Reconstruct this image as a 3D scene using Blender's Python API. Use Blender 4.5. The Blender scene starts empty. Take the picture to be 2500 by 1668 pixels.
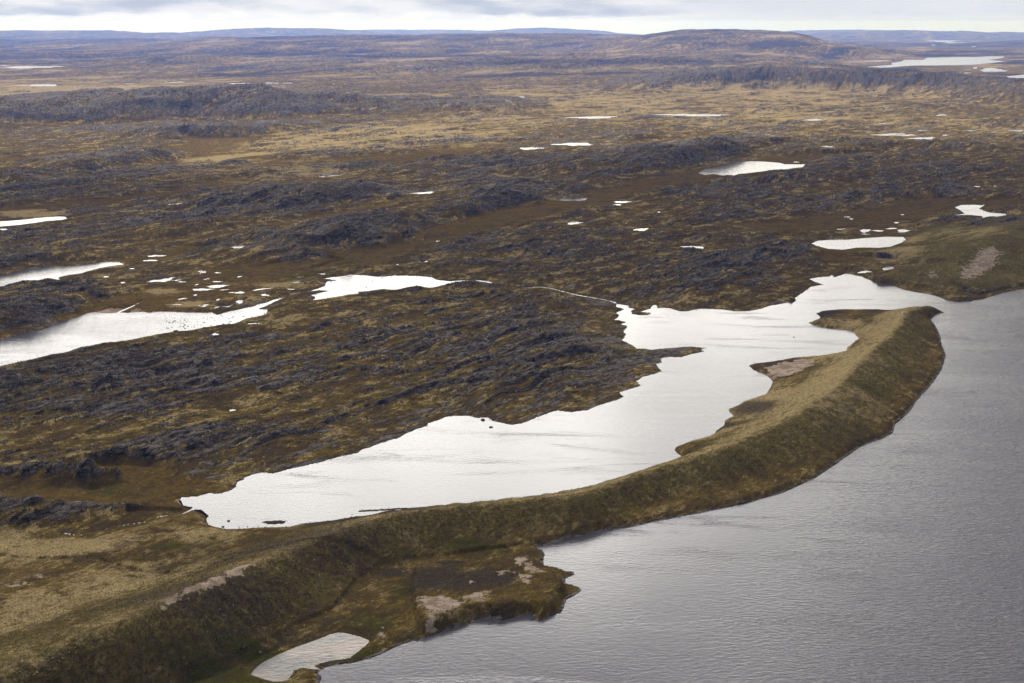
import bpy, bmesh, math, random
import numpy as np
random.seed(7)
SC = bpy.context.scene
COL = SC.collection

# ------------------------------------------------------------------ camera
CAM_H = 300.0
FOC = 50.0
PX = 36.0 / FOC / 2500.0            # tangent per photograph pixel
PITCH = math.atan((834 - 56) * PX)
cam_data = bpy.data.cameras.new('camera')
cam_data.lens = FOC
cam_data.sensor_width = 36.0
cam_data.clip_start = 1.0
cam_data.clip_end = 200000.0
cam = bpy.data.objects.new('camera', cam_data)
cam.location = (0, 0, CAM_H)
cam.rotation_euler = (math.pi / 2 - PITCH, 0, 0)
COL.objects.link(cam)
SC.camera = cam

# ------------------------------------------------------------------ light
SUN_AZ = math.radians(-24)          # measured from straight ahead, positive to the right
SUN_EL = math.radians(42)
world = bpy.data.worlds.new('World')
SC.world = world
world.use_nodes = True
wt = world.node_tree
wt.nodes.clear()


class NT:
    """tiny helper for writing node trees"""
    def __init__(s, tree):
        s.t = tree

    def n(s, kind, **kw):
        nd = s.t.nodes.new(kind)
        for k, v in kw.items():
            setattr(nd, k, v)
        return nd

    def put(s, sock, v):
        if isinstance(v, bpy.types.NodeSocket):
            s.t.links.new(v, sock)
        elif v is not None:
            sock.default_value = v

    def m(s, op, a, b=None, c=None, clamp=False):
        nd = s.n('ShaderNodeMath', operation=op, use_clamp=clamp)
        s.put(nd.inputs[0], a)
        if b is not None: s.put(nd.inputs[1], b)
        if c is not None: s.put(nd.inputs[2], c)
        return nd.outputs[0]

    def mix(s, f, a, b, mode='MIX'):
        nd = s.n('ShaderNodeMix', data_type='RGBA', blend_type=mode)
        s.put(nd.inputs[0], f)
        s.put(nd.inputs[6], a if isinstance(a, bpy.types.NodeSocket) else (*a, 1))
        s.put(nd.inputs[7], b if isinstance(b, bpy.types.NodeSocket) else (*b, 1))
        return nd.outputs[2]

    def ramp(s, v, lo, hi, a=0.0, b=1.0, smooth=True):
        nd = s.n('ShaderNodeMapRange', interpolation_type='SMOOTHSTEP' if smooth else 'LINEAR')
        nd.clamp = True
        s.put(nd.inputs[0], v)
        for i, q in enumerate((lo, hi, a, b)): s.put(nd.inputs[1 + i], q)
        return nd.outputs[0]

    def noise(s, vec, scale, detail=4, rough=.55, dist=0.0):
        nd = s.n('ShaderNodeTexNoise')
        s.put(nd.inputs['Vector'], vec)
        nd.inputs['Scale'].default_value = scale
        nd.inputs['Detail'].default_value = detail
        nd.inputs['Roughness'].default_value = rough
        nd.inputs['Distortion'].default_value = dist
        return nd.outputs[0]

    def mapping(s, vec, scale=(1, 1, 1), rot=(0, 0, 0), loc=(0, 0, 0)):
        nd = s.n('ShaderNodeMapping')
        s.put(nd.inputs[0], vec)
        nd.inputs[1].default_value = loc
        nd.inputs[2].default_value = rot
        nd.inputs[3].default_value = scale
        return nd.outputs[0]


def build_world():
    g = NT(wt)
    tc = g.n('ShaderNodeTexCoord')
    sep = g.n('ShaderNodeSeparateXYZ')
    g.put(sep.inputs[0], tc.outputs['Generated'])
    x, y, z = sep.outputs
    el = g.m('MULTIPLY', g.m('ARCSINE', z), 180 / math.pi)          # degrees above the horizontal
    az = g.m('MULTIPLY', g.m('ARCTAN2', x, y), 180 / math.pi)
    sky = g.n('ShaderNodeTexSky', sky_type='NISHITA')
    sky.sun_disc = False
    sky.sun_elevation = SUN_EL
    sky.sun_rotation = SUN_AZ
    # stratus deck: long flat layers, coordinates (azimuth, elevation)
    comb = g.n('ShaderNodeCombineXYZ')
    g.put(comb.inputs[0], g.m('MULTIPLY', az, .05)); g.put(comb.inputs[1], el)
    n1 = g.noise(g.mapping(comb.outputs[0], (4.0, .9, 1)), 1.0, 3, .5, .3)
    n2 = g.noise(g.mapping(comb.outputs[0], (14.0, 3.4, 1), loc=(3, 7, 0)), 1.0, 5, .6, .5)
    edge = g.m('ADD', .30, g.m('ADD', g.m('MULTIPLY', g.m('SUBTRACT', n2, .5), .35),
                              g.m('MULTIPLY', g.m('SUBTRACT', n1, .5), .5)))
    deck = g.ramp(g.m('SUBTRACT', el, edge), -.10, .12)            # 0 under the deck, 1 in it
    patch = g.ramp(g.m('ADD', g.m('MULTIPLY', n1, .8), g.m('MULTIPLY', n2, .2)), .38, .62)
    white = g.mix(g.ramp(n2, .35, .7), (.77, .80, .90), (.86, .87, .92))
    grey = g.mix(patch, (.43, .49, .64), (.76, .78, .85))
    col = g.mix(deck, white, grey)
    # rain-veiled right side
    col = g.mix(g.ramp(az, 3.0, 9.0, 0, .85), col, (.66, .69, .79))
    # high cloud above the frame
    hi = g.noise(g.mapping(tc.outputs['Generated'], (3.2, 3.2, 16.0)), 2.2, 6, .62, .8)
    up = g.mix(g.ramp(hi, .38, .62), (.50, .49, .49), (1.06, 1.03, 1.0))
    # veiled sun: bright thin cloud round the sun's bearing
    gaz = g.m('POWER', 2.718, g.m('MULTIPLY', -1, g.m('POWER', g.m('DIVIDE', g.m('SUBTRACT', az, -6.0), 24.0), 2)))
    gel = g.m('ADD', g.m('MULTIPLY', g.ramp(el, 1.5, 9.0), g.ramp(el, 30.0, 17.0, 0, .60)), g.m('MULTIPLY', g.ramp(el, 1.5, 9.0), g.ramp(el, 70.0, 27.0, 0, .62)))
    lum = g.m('ADD', g.ramp(g.m('ABSOLUTE', az), 40, 130, .62, .34), g.m('MULTIPLY', g.m('MULTIPLY', gaz, gel), 3.9))
    vm = g.n('ShaderNodeVectorMath', operation='SCALE')
    g.put(vm.inputs[0], up); g.put(vm.inputs['Scale'], lum)
    col = g.mix(g.ramp(el, 1.2, 5.0), col, vm.outputs[0])
    bgc = g.n('ShaderNodeBackground'); g.put(bgc.inputs[0], col); bgc.inputs[1].default_value = WORLD_CLOUD
    bgs = g.n('ShaderNodeBackground'); g.put(bgs.inputs[0], sky.outputs[0]); bgs.inputs[1].default_value = .05
    ms = g.n('ShaderNodeMixShader')
    ms.inputs[0].default_value = .93
    g.t.links.new(bgs.outputs[0], ms.inputs[1]); g.t.links.new(bgc.outputs[0], ms.inputs[2])
    out = g.n('ShaderNodeOutputWorld')
    g.t.links.new(ms.outputs[0], out.inputs[0])


WORLD_CLOUD = 1.0
build_world()
sun = bpy.data.lights.new('sun', 'SUN')
sun.energy = 5.0
sun.angle = math.radians(6)
sun.color = (1.0, .95, .87)
so = bpy.data.objects.new('sun', sun)
so.rotation_euler = (math.pi / 2 - SUN_EL, 0, math.pi - SUN_AZ)
# a sun lamp shines along its local -Z; this turns -Z from the sun's place down onto the ground
COL.objects.link(so)
SC.view_settings.view_transform = 'Standard'
SC.view_settings.look = 'None'
SC.view_settings.exposure = 0.3
SC.view_settings.gamma = 1.0
SC.cycles.use_denoising = True
SC.cycles.max_bounces = 5
SC.cycles.diffuse_bounces = 2
SC.cycles.glossy_bounces = 3
SC.cycles.volume_bounces = 0
SC.cycles.caustics_reflective = False

# ------------------------------------------------------------------ survey: bearings of the photograph -> places on the ground
R_E = 6371000.0
cp, sp_ = math.cos(PITCH), math.sin(PITCH)


def fall(d):
    """drop of the level surface with distance (curvature of the earth)"""
    return -np.maximum(0, d - 3000.0) ** 2 / (2 * R_E)


def ray(px, py):
    cx, cy = (px - 1250) * PX, (834 - py) * PX
    return cx, cp + cy * sp_, -sp_ + cy * cp


def at(px, py, z=0.0):
    dx, dy, dz = ray(px, py)
    t = (z - CAM_H) / dz
    for _ in range(60):
        d = math.hypot(dx, dy) * t
        t = .5 * t + .5 * (z + float(fall(np.array(d))) - CAM_H) / dz
        if t < 0 or d > 60000: t = 60000 / math.hypot(dx, dy); break
    return dx * t, dy * t


def Z(x0, y0, s, pts):
    return [(x0 + a * s, y0 + b * s) for a, b in pts]


# ------------------------------------------------------------------ noise
def _hash(ix, iy, seed):
    h = (ix.astype(np.int64) * 374761393 + iy.astype(np.int64) * 668265263 + seed * 1442695041) & 0xffffffff
    h = ((h ^ (h >> 13)) * 1274126177) & 0xffffffff
    return ((h ^ (h >> 16)) & 0xffffff).astype(np.float32) / np.float32(0xffffff)


def vnoise(x, y, seed=0):
    """gradient noise, about -1..1"""
    x0, y0 = np.floor(x), np.floor(y)
    fx, fy = (x - x0).astype(np.float32), (y - y0).astype(np.float32)
    ux, uy = fx * fx * fx * (fx * (fx * 6 - 15) + 10), fy * fy * fy * (fy * (fy * 6 - 15) + 10)
    r = []
    for dx in (0, 1):
        for dy in (0, 1):
            a = _hash(x0 + dx, y0 + dy, seed) * np.float32(2 * math.pi)
            r.append(np.cos(a) * (fx - dx) + np.sin(a) * (fy - dy))
    n0 = r[0] + (r[2] - r[0]) * ux
    n1 = r[1] + (r[3] - r[1]) * ux
    return (n0 + (n1 - n0) * uy) * 1.5


def fbm(x, y, octs, seed=0, gain=.5, lac=2.03):
    s, a, tot = 0, 1.0, 0
    for i in range(octs):
        s = s + a * vnoise(x * lac ** i + 17.3 * i, y * lac ** i - 9.1 * i, seed + i)
        tot += a
        a *= gain
    return s / tot


def sst(a, b, x):
    t = np.clip((x - a) / (b - a), 0, 1)
    return t * t * (3 - 2 * t)


STRIKE = math.radians(40)
cs_, ss_ = math.cos(STRIKE), math.sin(STRIKE)


def uv(X, Y):
    return X * ss_ + Y * cs_, -X * cs_ + Y * ss_


# ------------------------------------------------------------------ distances
def seg_dist(X, Y, pts, closed=False, vals=None):
    """distance to a polyline, signed side (+ on its left), arc position, interpolated value"""
    n = len(pts)
    best = np.full(X.shape, 1e18, np.float32)
    side = np.zeros(X.shape, np.float32)
    arc = np.zeros(X.shape, np.float32)
    val = np.zeros(X.shape, np.float32)
    L = 0.0
    for i in range(n if closed else n - 1):
        ax, ay = pts[i]; bx, by = pts[(i + 1) % n]
        ex, ey = bx - ax, by - ay
        l2 = ex * ex + ey * ey + 1e-9
        ln = math.sqrt(l2)
        t = np.clip(((X - ax) * ex + (Y - ay) * ey) / l2, 0, 1)
        qx, qy = X - (ax + t * ex), Y - (ay + t * ey)
        d = qx * qx + qy * qy
        w = d < best
        best = np.where(w, d, best)
        side = np.where(w, np.sign(ex * (Y - ay) - ey * (X - ax)), side)
        arc = np.where(w, L + t * ln, arc)
        if vals is not None:
            val = np.where(w, vals[i] + t * (vals[(i + 1) % n] - vals[i]), val)
        L += ln
    return np.sqrt(best), side, arc, L, val


def inside(X, Y, pts):
    r = np.zeros(X.shape, bool)
    n = len(pts)
    for i in range(n):
        ax, ay = pts[i]; bx, by = pts[(i + 1) % n]
        if ay == by: continue
        c = (ay > Y) != (by > Y)
        r ^= c & (X < (bx - ax) * (Y - ay) / (by - ay) + ax)
    return r


def poly_sd(X, Y, pts):
    """+ outside, - inside"""
    d = seg_dist(X, Y, pts, closed=True)[0]
    return np.where(inside(X, Y, pts), -d, d)


# ------------------------------------------------------------------ water outlines, traced in photograph pixels
BIG = ([(640, 2100), (760, 1800)]
    + Z(400, 1400, .2553, [(1480,1050),(1500,1000),(1475,960),(1470,940),(1510,915),(1560,890),(1650,872),(1800,855),(1950,815),(2060,778),(2130,740),(2200,700),(2260,685)])
    + Z(900, 1250, .2666, [(0,1340),(100,1305),(200,1255),(290,1215),(400,1180),(470,1175),(520,1155),(620,1115),(700,1085),(800,1060),(870,1030),(930,1015),(1000,975),(1100,975),(1230,990),(1330,965),(1460,945),(1520,955),(1490,985),(1560,1000),(1640,970),(1700,935),(1755,925),(1780,870),(1810,800),(1880,765),(1945,715),(1920,690),(1850,665),(1800,655),(1790,625),(1800,605),(1880,575),(1870,550),(1800,545),(1720,510),(1600,490),(1590,450),(1605,390),(1590,350),(1530,330),(1580,305),(1700,275),(1830,235),(1920,225),(2000,205),(2100,175),(2200,155)])
    + Z(1500, 900, .4897, [(0,797),(100,785),(200,760),(330,735),(440,715),(560,690),(680,665),(740,645),(830,622),(900,590),(1000,545),(1080,490),(1160,435),(1230,385),(1330,350),(1385,320),(1400,275),(1470,215),(1500,165),(1560,100),(1600,50)])
    + Z(1900, 600, .3188, [(1250,940),(1270,880),(1280,840),(1262,790),(1245,750),(1235,690),(1205,620),(1165,570),(1180,545),(1220,525),(1265,513),(1240,500),(1200,480),(1160,472),(1100,470),(1040,485),(980,500),(880,508),(780,500),(640,497),(500,498),(400,505),(295,517),(330,550),(300,570),(235,592),(290,612),(380,630),(480,637),(580,652),(600,690),(635,717),(590,745),(535,775),(528,795),(548,832),(470,856),(380,855),(270,862),(200,865),(100,872)])
    + Z(1400, 650, .3188, [(1568,731),(1480,745),(1345,760),(1385,797),(1450,815),(1500,850),(1533,885),(1510,940),(1480,980),(1400,1010),(1330,1030),(1270,1060),(1265,1075),(1200,1090),(1192,1110),(1232,1148),(1165,1185),(1160,1220),(1100,1260),(1075,1300),(950,1335),(850,1360),(790,1385),(780,1410),(800,1435),(860,1475)])
    + [(1640,1140),(1582,1165),(1500,1192),(1415,1214),(1347,1222),(1245,1235),(1143,1246),(1075,1250),(1006,1254),(952,1260),(904,1268)]
    + Z(400, 1150, .2553, [(1800,462),(1600,490),(1300,520),(1190,548),(1050,550),(880,555),(720,568),(620,570),(500,548),(420,515),(400,470),(410,440),(330,390),(260,375),(180,340),(140,290),(165,250),(240,247),(320,240),(440,208),(500,218),(560,208),(630,185),(680,145),(700,105),(780,55),(850,25),(930,8),(1050,20)])
    + Z(700, 900, .3404, [(0,722),(80,705),(200,675),(350,635),(480,605),(550,575),(640,545),(720,515),(800,490),(850,465),(920,435),(990,410),(1000,390),(1060,375),(1150,340),(1230,335),(1310,338),(1360,350),(1450,352),(1480,375),(1540,385),(1610,403),(1690,390),(1740,368),(1800,340),(1880,315),(1940,297),(2040,310),(2150,295),(2210,268),(2280,245)])
    + Z(1400, 650, .3188, [(314,1025),(375,997),(340,965),(400,945),(500,915),(490,895),(462,880),(510,850),(560,838),(600,825),(665,805),(640,775),(622,750),(660,735),(665,705),(740,692),(820,695),(900,672),(990,650),(965,655),(968,632),(998,627),(900,617),(800,625),(700,632),(600,642),(550,635),(480,635),(430,600),(360,568),(395,525),(375,495),(410,457),(350,445),(395,430),(350,415),(295,415),(345,378),(318,355),(380,330),(330,315),(310,282),(420,300),(430,318),(480,330),(450,345),(455,365),(500,372),(560,372),(586,362),(530,352),(500,348),(580,325),(600,300),(640,292),(650,318),(740,318),(800,342),(860,345),(950,325),(1050,325),(1150,330),(1250,345),(1350,342),(1420,325),(1500,300),(1550,295),(1620,280),(1700,268),(1690,240)])
    + Z(1900, 600, .3188, [(200,345),(240,315),(340,297),(270,275),(235,255),(310,240),(390,235),(410,218),(430,240),(470,228),(520,210),(580,222),(640,235),(700,262),(780,285),(890,305),(950,335),(1050,355),(1190,378),(1280,410),(1360,430),(1430,430),(1550,410),(1680,370),(1780,345),(1880,330)])
    + [(2700,650),(2950,640),(3600,640),(3600,2100)])
L2 = (Z(0, 600, .2128, [(-700,1240),(-300,1130),(0,1075),(100,1050),(200,1015),(330,990),(450,970),(560,935),(660,880),(780,850),(900,815),(1000,775),(1100,760),(1200,775),(1350,765),(1480,768),(1640,755),(1700,772),(1815,755),(1950,757),(2150,765),(2350,768)])
    + Z(400, 600, .2979, [(400,545),(440,567),(520,540),(640,515),(730,495),(760,480),(840,465),(900,440),(1025,415),(960,440),(900,465),(850,490),(780,520),(860,520),(850,560),(780,580),(690,595),(600,635),(520,650),(400,662),(300,680),(200,700),(100,712),(0,722)])
    + Z(0, 600, .2128, [(1720,1040),(1500,1085),(1300,1120),(1100,1140),(900,1185),(700,1240),(560,1260),(400,1300),(200,1345),(0,1388),(-300,1450),(-900,1580)]))
L3 = (Z(400, 600, .2979, [(1200,450),(1240,430),(1200,405),(1260,390),(1350,370),(1280,368),(1150,385),(1050,388),(1180,375),(1260,350),(1310,330),(1330,290),(1400,285),(1290,270),(1380,255),(1480,245),(1550,235),(1650,238),(1720,250),(1900,245),(1980,240),(2100,245),(2200,258),(2240,278),(2350,290)])
    + Z(700, 500, .383, [(1120,480),(1200,478),(1285,484),(1340,510),(1320,520),(1270,495),(1180,492),(1060,500),(1000,515)])
    + Z(400, 600, .2979, [(2330,315),(2200,348),(2080,340),(1980,345),(1900,365),(1780,358),(1650,378),(1600,380),(1610,395),(1500,405),(1420,420),(1330,435),(1250,450)]))
L4 = Z(0, 600, .2128, [(-900,420),(0,338),(90,330),(140,300),(250,280),(350,262),(450,245),(580,230),(720,235),(850,225),(950,212),(1080,200),(1150,188),(1240,182),(1370,188),(1445,218),(1350,228),(1260,240),(1130,265),(1030,290),(940,318),(760,345),(680,365),(700,395),(560,403),(400,412),(280,435),(150,440),(60,465),(0,483),(-900,620)])
L5 = Z(0, 500, .3404, [(-300,135),(0,118),(150,108),(300,90),(420,83),(470,85),(490,100),(440,113),(340,117),(250,132),(120,148),(0,158),(-300,190)])
L6 = Z(1700, 200, .3404, [(10,655),(60,625),(170,605),(240,590),(300,572),(400,568),(500,572),(600,580),(630,590),(700,590),(790,590),(770,612),(700,620),(620,632),(500,640),(400,652),(310,662),(270,675),(180,672),(130,662),(60,670)])
L7 = Z(1700, 200, .3404, [(815,1160),(870,1137),(1000,1130),(1100,1130),(1200,1120),(1350,1110),(1490,1110),(1510,1130),(1480,1155),(1420,1175),(1360,1195),(1250,1190),(1150,1190),(1060,1205),(950,1200),(870,1180)])
L8 = Z(1700, 200, .3404, [(1850,900),(1900,882),(2000,880),(2050,885),(2060,870),(2070,885),(2030,910),(2100,935),(2220,945),(2250,970),(2200,980),(2040,982),(2050,965),(1950,955),(1810,960),(1920,945),(1880,915)])
L9 = Z(1700, 0, .3404, [(1210,480),(1400,465),(1390,452),(1470,440),(1480,430),(1620,430),(1650,415),(1850,410),(2000,410),(2110,403),(2220,405),(2200,418),(2100,430),(2220,442),(2100,455),(1980,465),(1900,468),(1700,470),(1560,470),(1350,488),(1240,488)])
L10 = Z(1700, 0, .3404, [(2215,548),(2350,535),(2600,530),(2600,590),(2350,580),(2270,572)])
LB = Z(400, 1400, .2553, [(825,965),(880,900),(960,840),(1080,780),(1200,730),(1300,690),(1400,655),(1500,620),(1580,585),(1650,568),(1720,567),(1800,585),(1880,605),(1950,635),(1970,650),(1930,690),(1860,750),(1780,810),(1700,825),(1600,835),(1500,860),(1440,885),(1510,925),(1400,915),(1320,905),(1250,930),(1225,975),(1180,1025),(1120,1035),(1040,1035),(950,1010),(870,985)])
LM = Z(400, 600, .2979, [(385,520),(440,495),(530,490),(610,470),(580,460),(615,442),(665,438),(645,460),(655,478),(600,490),(540,498),(530,515),(480,515),(440,510),(420,523)])


def strip(pts, w):
    """polygon round a pixel polyline, w pixels wide"""
    a, b = [], []
    for i, (x, y) in enumerate(pts):
        ww = w[i] if isinstance(w, (list, tuple)) else w
        a.append((x, y - ww / 2)); b.append((x, y + ww / 2))
    return a + b[::-1]


STREAM_E = strip(Z(700, 500, .383, [(1485,533),(1540,531),(1600,524),(1680,532),(1750,551),(1850,576),(1950,593),(2040,609),(2100,626)]), [1.2,1.8,2.6,2.2,1.6,2.2,2,1.8,3.4])
STREAM_W = strip(Z(0, 1000, .3404, [(440,892),(480,890),(560,905),(640,885),(750,860),(850,835),(950,820),(1040,808),(1110,775),(1180,762),(1270,752),(1320,745),(1380,715)]), [2.4,3,1.3,1.3,1.3,1.3,1.4,1.6,1.8,2.2,2,2.4,5])
STREAM_D = strip(Z(0, 600, .2128, [(1350,768),(1440,730),(1520,695),(1600,655)]), [4, 3.4, 3, 2])

# small ponds: (centre x, centre y, width, height, slant) in photograph pixels
PONDS = []
def pz(x0, y0, s, rows):
    for r in rows:
        PONDS.append((x0 + r[0] * s, y0 + r[1] * s, r[2] * s, max(r[3] * s, 1.6), r[4] * s if len(r) > 4 else 0))
pz(0, 500, .3404, [(1710,303,92,24,8),(2013,204,85,12,4),(2210,220,60,9),(1120,367,120,16,4),(1080,400,110,14),(945,458,70,8),(760,517,60,11,3),(880,558,36,15,5),(1160,543,170,26,16),(1560,585,170,20,14),(1450,608,180,15),(1880,606,210,8,26),(2085,606,90,8),(1900,648,76,15),(1460,725,52,14),(1305,675,70,12,8),(1545,930,52,20),(1820,853,110,10,2),(1560,552,90,9,4),(1720,630,90,14,8),(2120,556,110,7),(40,178,95,15),(1400,648,40,9)])
pz(0, 200, .3404, [(1265,877,125,14,8),(1165,838,50,6),(1010,922,40,6),(395,690,30,8),(2320,676,75,15,3),(1460,1360,40,9)])
pz(0, 0, .4255, [(170,386,310,15,2),(490,353,100,7),(210,491,350,10,4),(1010,472,110,6,1),(740,481,60,5),(1370,481,150,8,1),(1560,477,90,6),(1650,477,60,5),(20,376,50,4)])
pz(900, 0, .3404, [(1000,698,270,15),(1615,843,310,22,4)])
pz(1700, 0, .3404, [(-20,826,450,20),(1275,358,125,9),(1420,393,200,16),(1770,295,210,14,3),(1850,308,180,7),(1700,324,50,6),(1990,335,50,6),(1240,438,310,13),(2120,503,220,26),(2000,488,55,12),(1855,527,45,9),(1940,524,55,9),(475,835,50,8),(840,863,230,17,3),(1755,826,84,16)])
pz(700, 200, .4255, [(1400,382,140,15),(1650,358,230,18,6),(1840,341,35,6),(1795,436,55,6),(2135,290,60,5),(2160,353,26,6),(2220,375,40,7),(715,476,65,7),(243,538,115,12,3),(770,638,150,15,7),(880,681,35,5),(1008,571,18,5),(1320,551,60,5),(1645,672,150,28,10),(1925,690,90,15,4),(1900,705,52,9),(1650,810,100,16,9),(2035,848,80,20,8),(2135,747,22,9),(125,881,42,9),(865,914,32,6),(1215,800,28,5),(1210,862,22,8),(785,1028,60,12),(1205,910,30,6),(2245,548,30,7),(275,1062,38,13),(2335,948,130,16,-2)])
pz(1700, 200, .3404, [(715,576,62,9),(785,558,40,7),(1150,540,120,15),(1120,426,75,12),(1390,378,230,20,2),(1500,382,140,20),(1625,406,170,24,5),(1785,382,50,12),(1615,350,75,10),(1335,299,65,9),(1975,350,90,11),(2135,360,75,8),(2300,350,110,16),(945,464,120,11,2),(510,379,60,9,3),(415,396,65,6,2),(110,330,38,5),(1210,1068,72,30),(1303,1068,92,14),(1402,1052,80,14),(1485,1068,110,22,4),(1437,1010,52,12),(1480,953,30,10),(1215,1092,70,8),(1380,1340,100,30,6),(1210,1365,140,16,4),(1245,1397,60,6),(2015,751,52,11),(2140,747,40,8)])
pz(700, 500, .383, [(2128,970,62,16,8),(870,358,60,10,3),(1140,118,100,5)])
pz(0, 1000, .3404, [(1665,5,62,14,4),(170,950,16,6)])
pz(400, 600, .2979, [(1890,244,36,7),(1300,232,80,12)])


rq = random.Random(11)
for x0_, y0_, x1_, y1_, n_ in ((420, 660, 700, 745, 14), (650, 600, 860, 690, 8), (960, 540, 1260, 650, 8), (330, 640, 520, 700, 6), (1880, 500, 2150, 560, 6)):
    for _ in range(n_):
        PONDS.append((rq.uniform(x0_, x1_), rq.uniform(y0_, y1_), rq.uniform(5, 26), rq.uniform(1.8, 3.6), rq.uniform(0, 3)))


# ------------------------------------------------------------------ big landforms
# scarped rock ridges: foot of the steep face, traced left to right; (points, heights, face width, back width)
RIDGES = [
    ([(-300,335),(0,325),(250,308),(480,298),(700,292),(860,284),(1020,280),(1250,290)], [26,50,74,86,82,62,26,0], 210, 1000),
    ([(1500,232),(1700,228),(1880,222),(2060,226),(2250,236),(2420,250),(2560,262)], [0,42,86,86,64,52,10], 230, 1000),
    ([(640,668),(760,652),(880,622),(980,598),(1075,566),(1180,536)], [4,15,24,26,20,0], 42, 260),
    ([(1050,560),(1150,540),(1250,512),(1380,490),(1500,462)], [0,10,16,16,0], 34, 240),
    ([(1440,462),(1560,436),(1680,416),(1800,392),(1920,366),(2050,345)], [0,14,25,26,18,0], 56, 360),
    ([(330,530),(520,524),(700,520),(850,505),(1000,480),(1100,462)], [0,14,21,21,13,0], 46, 300),
    ([(380,352),(470,342),(600,338),(760,322),(900,300)], [0,26,28,15,0], 60, 240),
    ([(-100,840),(0,820),(100,800),(200,775),(270,730),(300,715)], [11,14,14,13,6,0], 40, 110),
    ([(-150,690),(0,668),(120,650),(260,640),(300,632)], [7,8,7,6,0], 20, 50),
    ([(60,440),(200,430),(330,415),(430,398),(530,378)], [0,14,20,18,0], 60, 220),
    ([(1150,390),(1300,385),(1450,372),(1600,350),(1750,330)], [0,12,16,14,0], 60, 260),
    ([(1900,395),(2050,380),(2200,372),(2350,372),(2500,380)], [0,14,15,12,6], 60, 260),
    ([(-100,470),(60,462),(200,450),(300,436)], [14,16,12,0], 60, 220),
    ([(1980,470),(2100,455),(2200,440),(2300,432)], [0,10,10,0], 60, 220),
    ([(300,600),(420,590),(560,570),(700,552)], [0,8,9,0], 30, 150),
]
RID = []
for pts, hs, wf, wb in RIDGES:
    RID.append(([at(*p) for p in pts], hs, wf, wb))
# rounded far hills: (bearing pixel, distance, half width, half depth, height)
HILLS = [
    (1180, 17500, 3900, 3300, 178), (800, 14500, 2100, 1600, 105), (350, 17000, 2400, 900, 60), (60, 14000, 1600, 700, 34), (1760, 14500, 1400, 1900, 225), (1640, 15500, 1500, 2200, 90), (1980, 15500, 700, 1500, 80),
    (150, 31000, 2600, 3500, 205), (430, 29000, 2300, 2500, 165), (700, 33000, 2600, 3500, 245), (280, 21000, 2200, 1500, 85), (900, 24000, 2600, 1500, 120), (1330, 38000, 2300, 3000, 240), (1000, 44000, 4500, 3000, 230),
    (2200, 36000, 3000, 3000, 185), (2050, 42000, 3000, 3000, 215), (2560, 24000, 1400, 2600, 85), (2400, 40000, 4500, 3000, 150), (-100, 20000, 2500, 2600, 30),
    (1060, 9000, 900, 600, 32), (1500, 9800, 1500, 800, 36), (520, 10500, 1500, 700, 30), (400, 8300, 700, 320, 16), (80, 6400, 420, 200, 16), (1700, 11500, 1500, 900, 40),
]


def landform(X, Y):
    """the large shapes only: scarps and hills, above the level surface"""
    H = np.zeros(X.shape, np.float32)
    for pts, hs, wf, wb in RID:
        xs = [p[0] for p in pts]; ys = [p[1] for p in pts]
        m = (X > min(xs) - wb - wf) & (X < max(xs) + wb + wf) & (Y > min(ys) - 10) & (Y < max(ys) + wb + wf)
        if not m.any(): continue
        x, y = X[m], Y[m]
        x, y = x + vnoise(x / (wf * 1.6), y / (wf * 1.6), 51) * wf * .32, y + vnoise(x / (wf * 1.1), y / (wf * 2), 52) * wf * .28
        d, side, arc, L, val = seg_dist(x, y, pts, vals=hs)
        s = d * side
        e = np.minimum(arc, L - arc)
        f = sst(-.12 * wf, wf, s) * (1 - sst(wf, wf + wb, s)) * sst(0, min(L * .12, wf * 1.5), e + 1)
        H[m] = np.maximum(H[m], val * f)
    HH = np.zeros(X.shape, np.float32)
    for px, dist, rx, ry, h in HILLS:
        cx, cy = (px - 1250) * PX * dist, dist
        m = (abs(X - cx) < 3 * rx) & (abs(Y - cy) < 3 * ry)
        if not m.any(): continue
        q = ((X[m] - cx) / rx) ** 2 + ((Y[m] - cy) / ry) ** 2
        HH[m] = np.maximum(HH[m], (h * np.exp(-q ** 1.15 * .9)).astype(np.float32))
    H = H + HH
    d = np.hypot(X, Y)
    w = sst(6500, 13000, d)
    if np.any(w > 0):
        w = w * (1 - .95 * sst(.20, .25, X / Y) * (1 - sst(22000, 32000, Y)))
        H = H + w * 62 * np.maximum(-.3, fbm(X / 5200, Y / 2600, 4, 71, .5))
    return H


def on_land(px, py):
    """where the bearing meets the large landforms"""
    dx, dy, dz = ray(px, py)
    hd = math.hypot(dx, dy)
    D = np.geomspace(500, 50000, 6000)
    X, Y = dx / hd * D, dy / hd * D
    ht = landform(X, Y)
    g = CAM_H + dz / hd * D - (ht + fall(D))
    k = int(np.argmax(g <= 0)) if np.any(g <= 0) else len(D) - 1
    return X[k], Y[k], float(ht[k])


# lakes: name, world outline, level above the level surface, share of distance flattened around, label
LAKES = []
def lake(name, outline, level, flat, jit):
    LAKES.append(dict(name=name, P=[at(x, y, level) for x, y in outline], z=level, flat=flat, jit=jit))
lake('lake', BIG, 0.0, 80, 2.2)
lake('lake', L2, .9, 30, 1.8)
lake('lake', L3, .9, 30, 2.2)
lake('lake', L4, 1.2, 40, 2.0)
lake('lake', L5, 1.2, 60, 1.5)
lake('lake', L6, 1.5, 90, 4)
lake('lake', L7, .8, 60, 3)
lake('lake', L8, 1.2, 70, 2)
lake('lake', L9, 0, 700, 5)
lake('lake', L10, 0, 700, 5)
lake('pond', LB, .15, 12, .3)
lake('pond', LM, .95, 12, .5)
lake('stream', STREAM_E, .7, 45, .4)
lake('stream', STREAM_W, .5, 45, .25)
lake('stream', STREAM_D, .95, 14, .3)
rp = random.Random(3)
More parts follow.
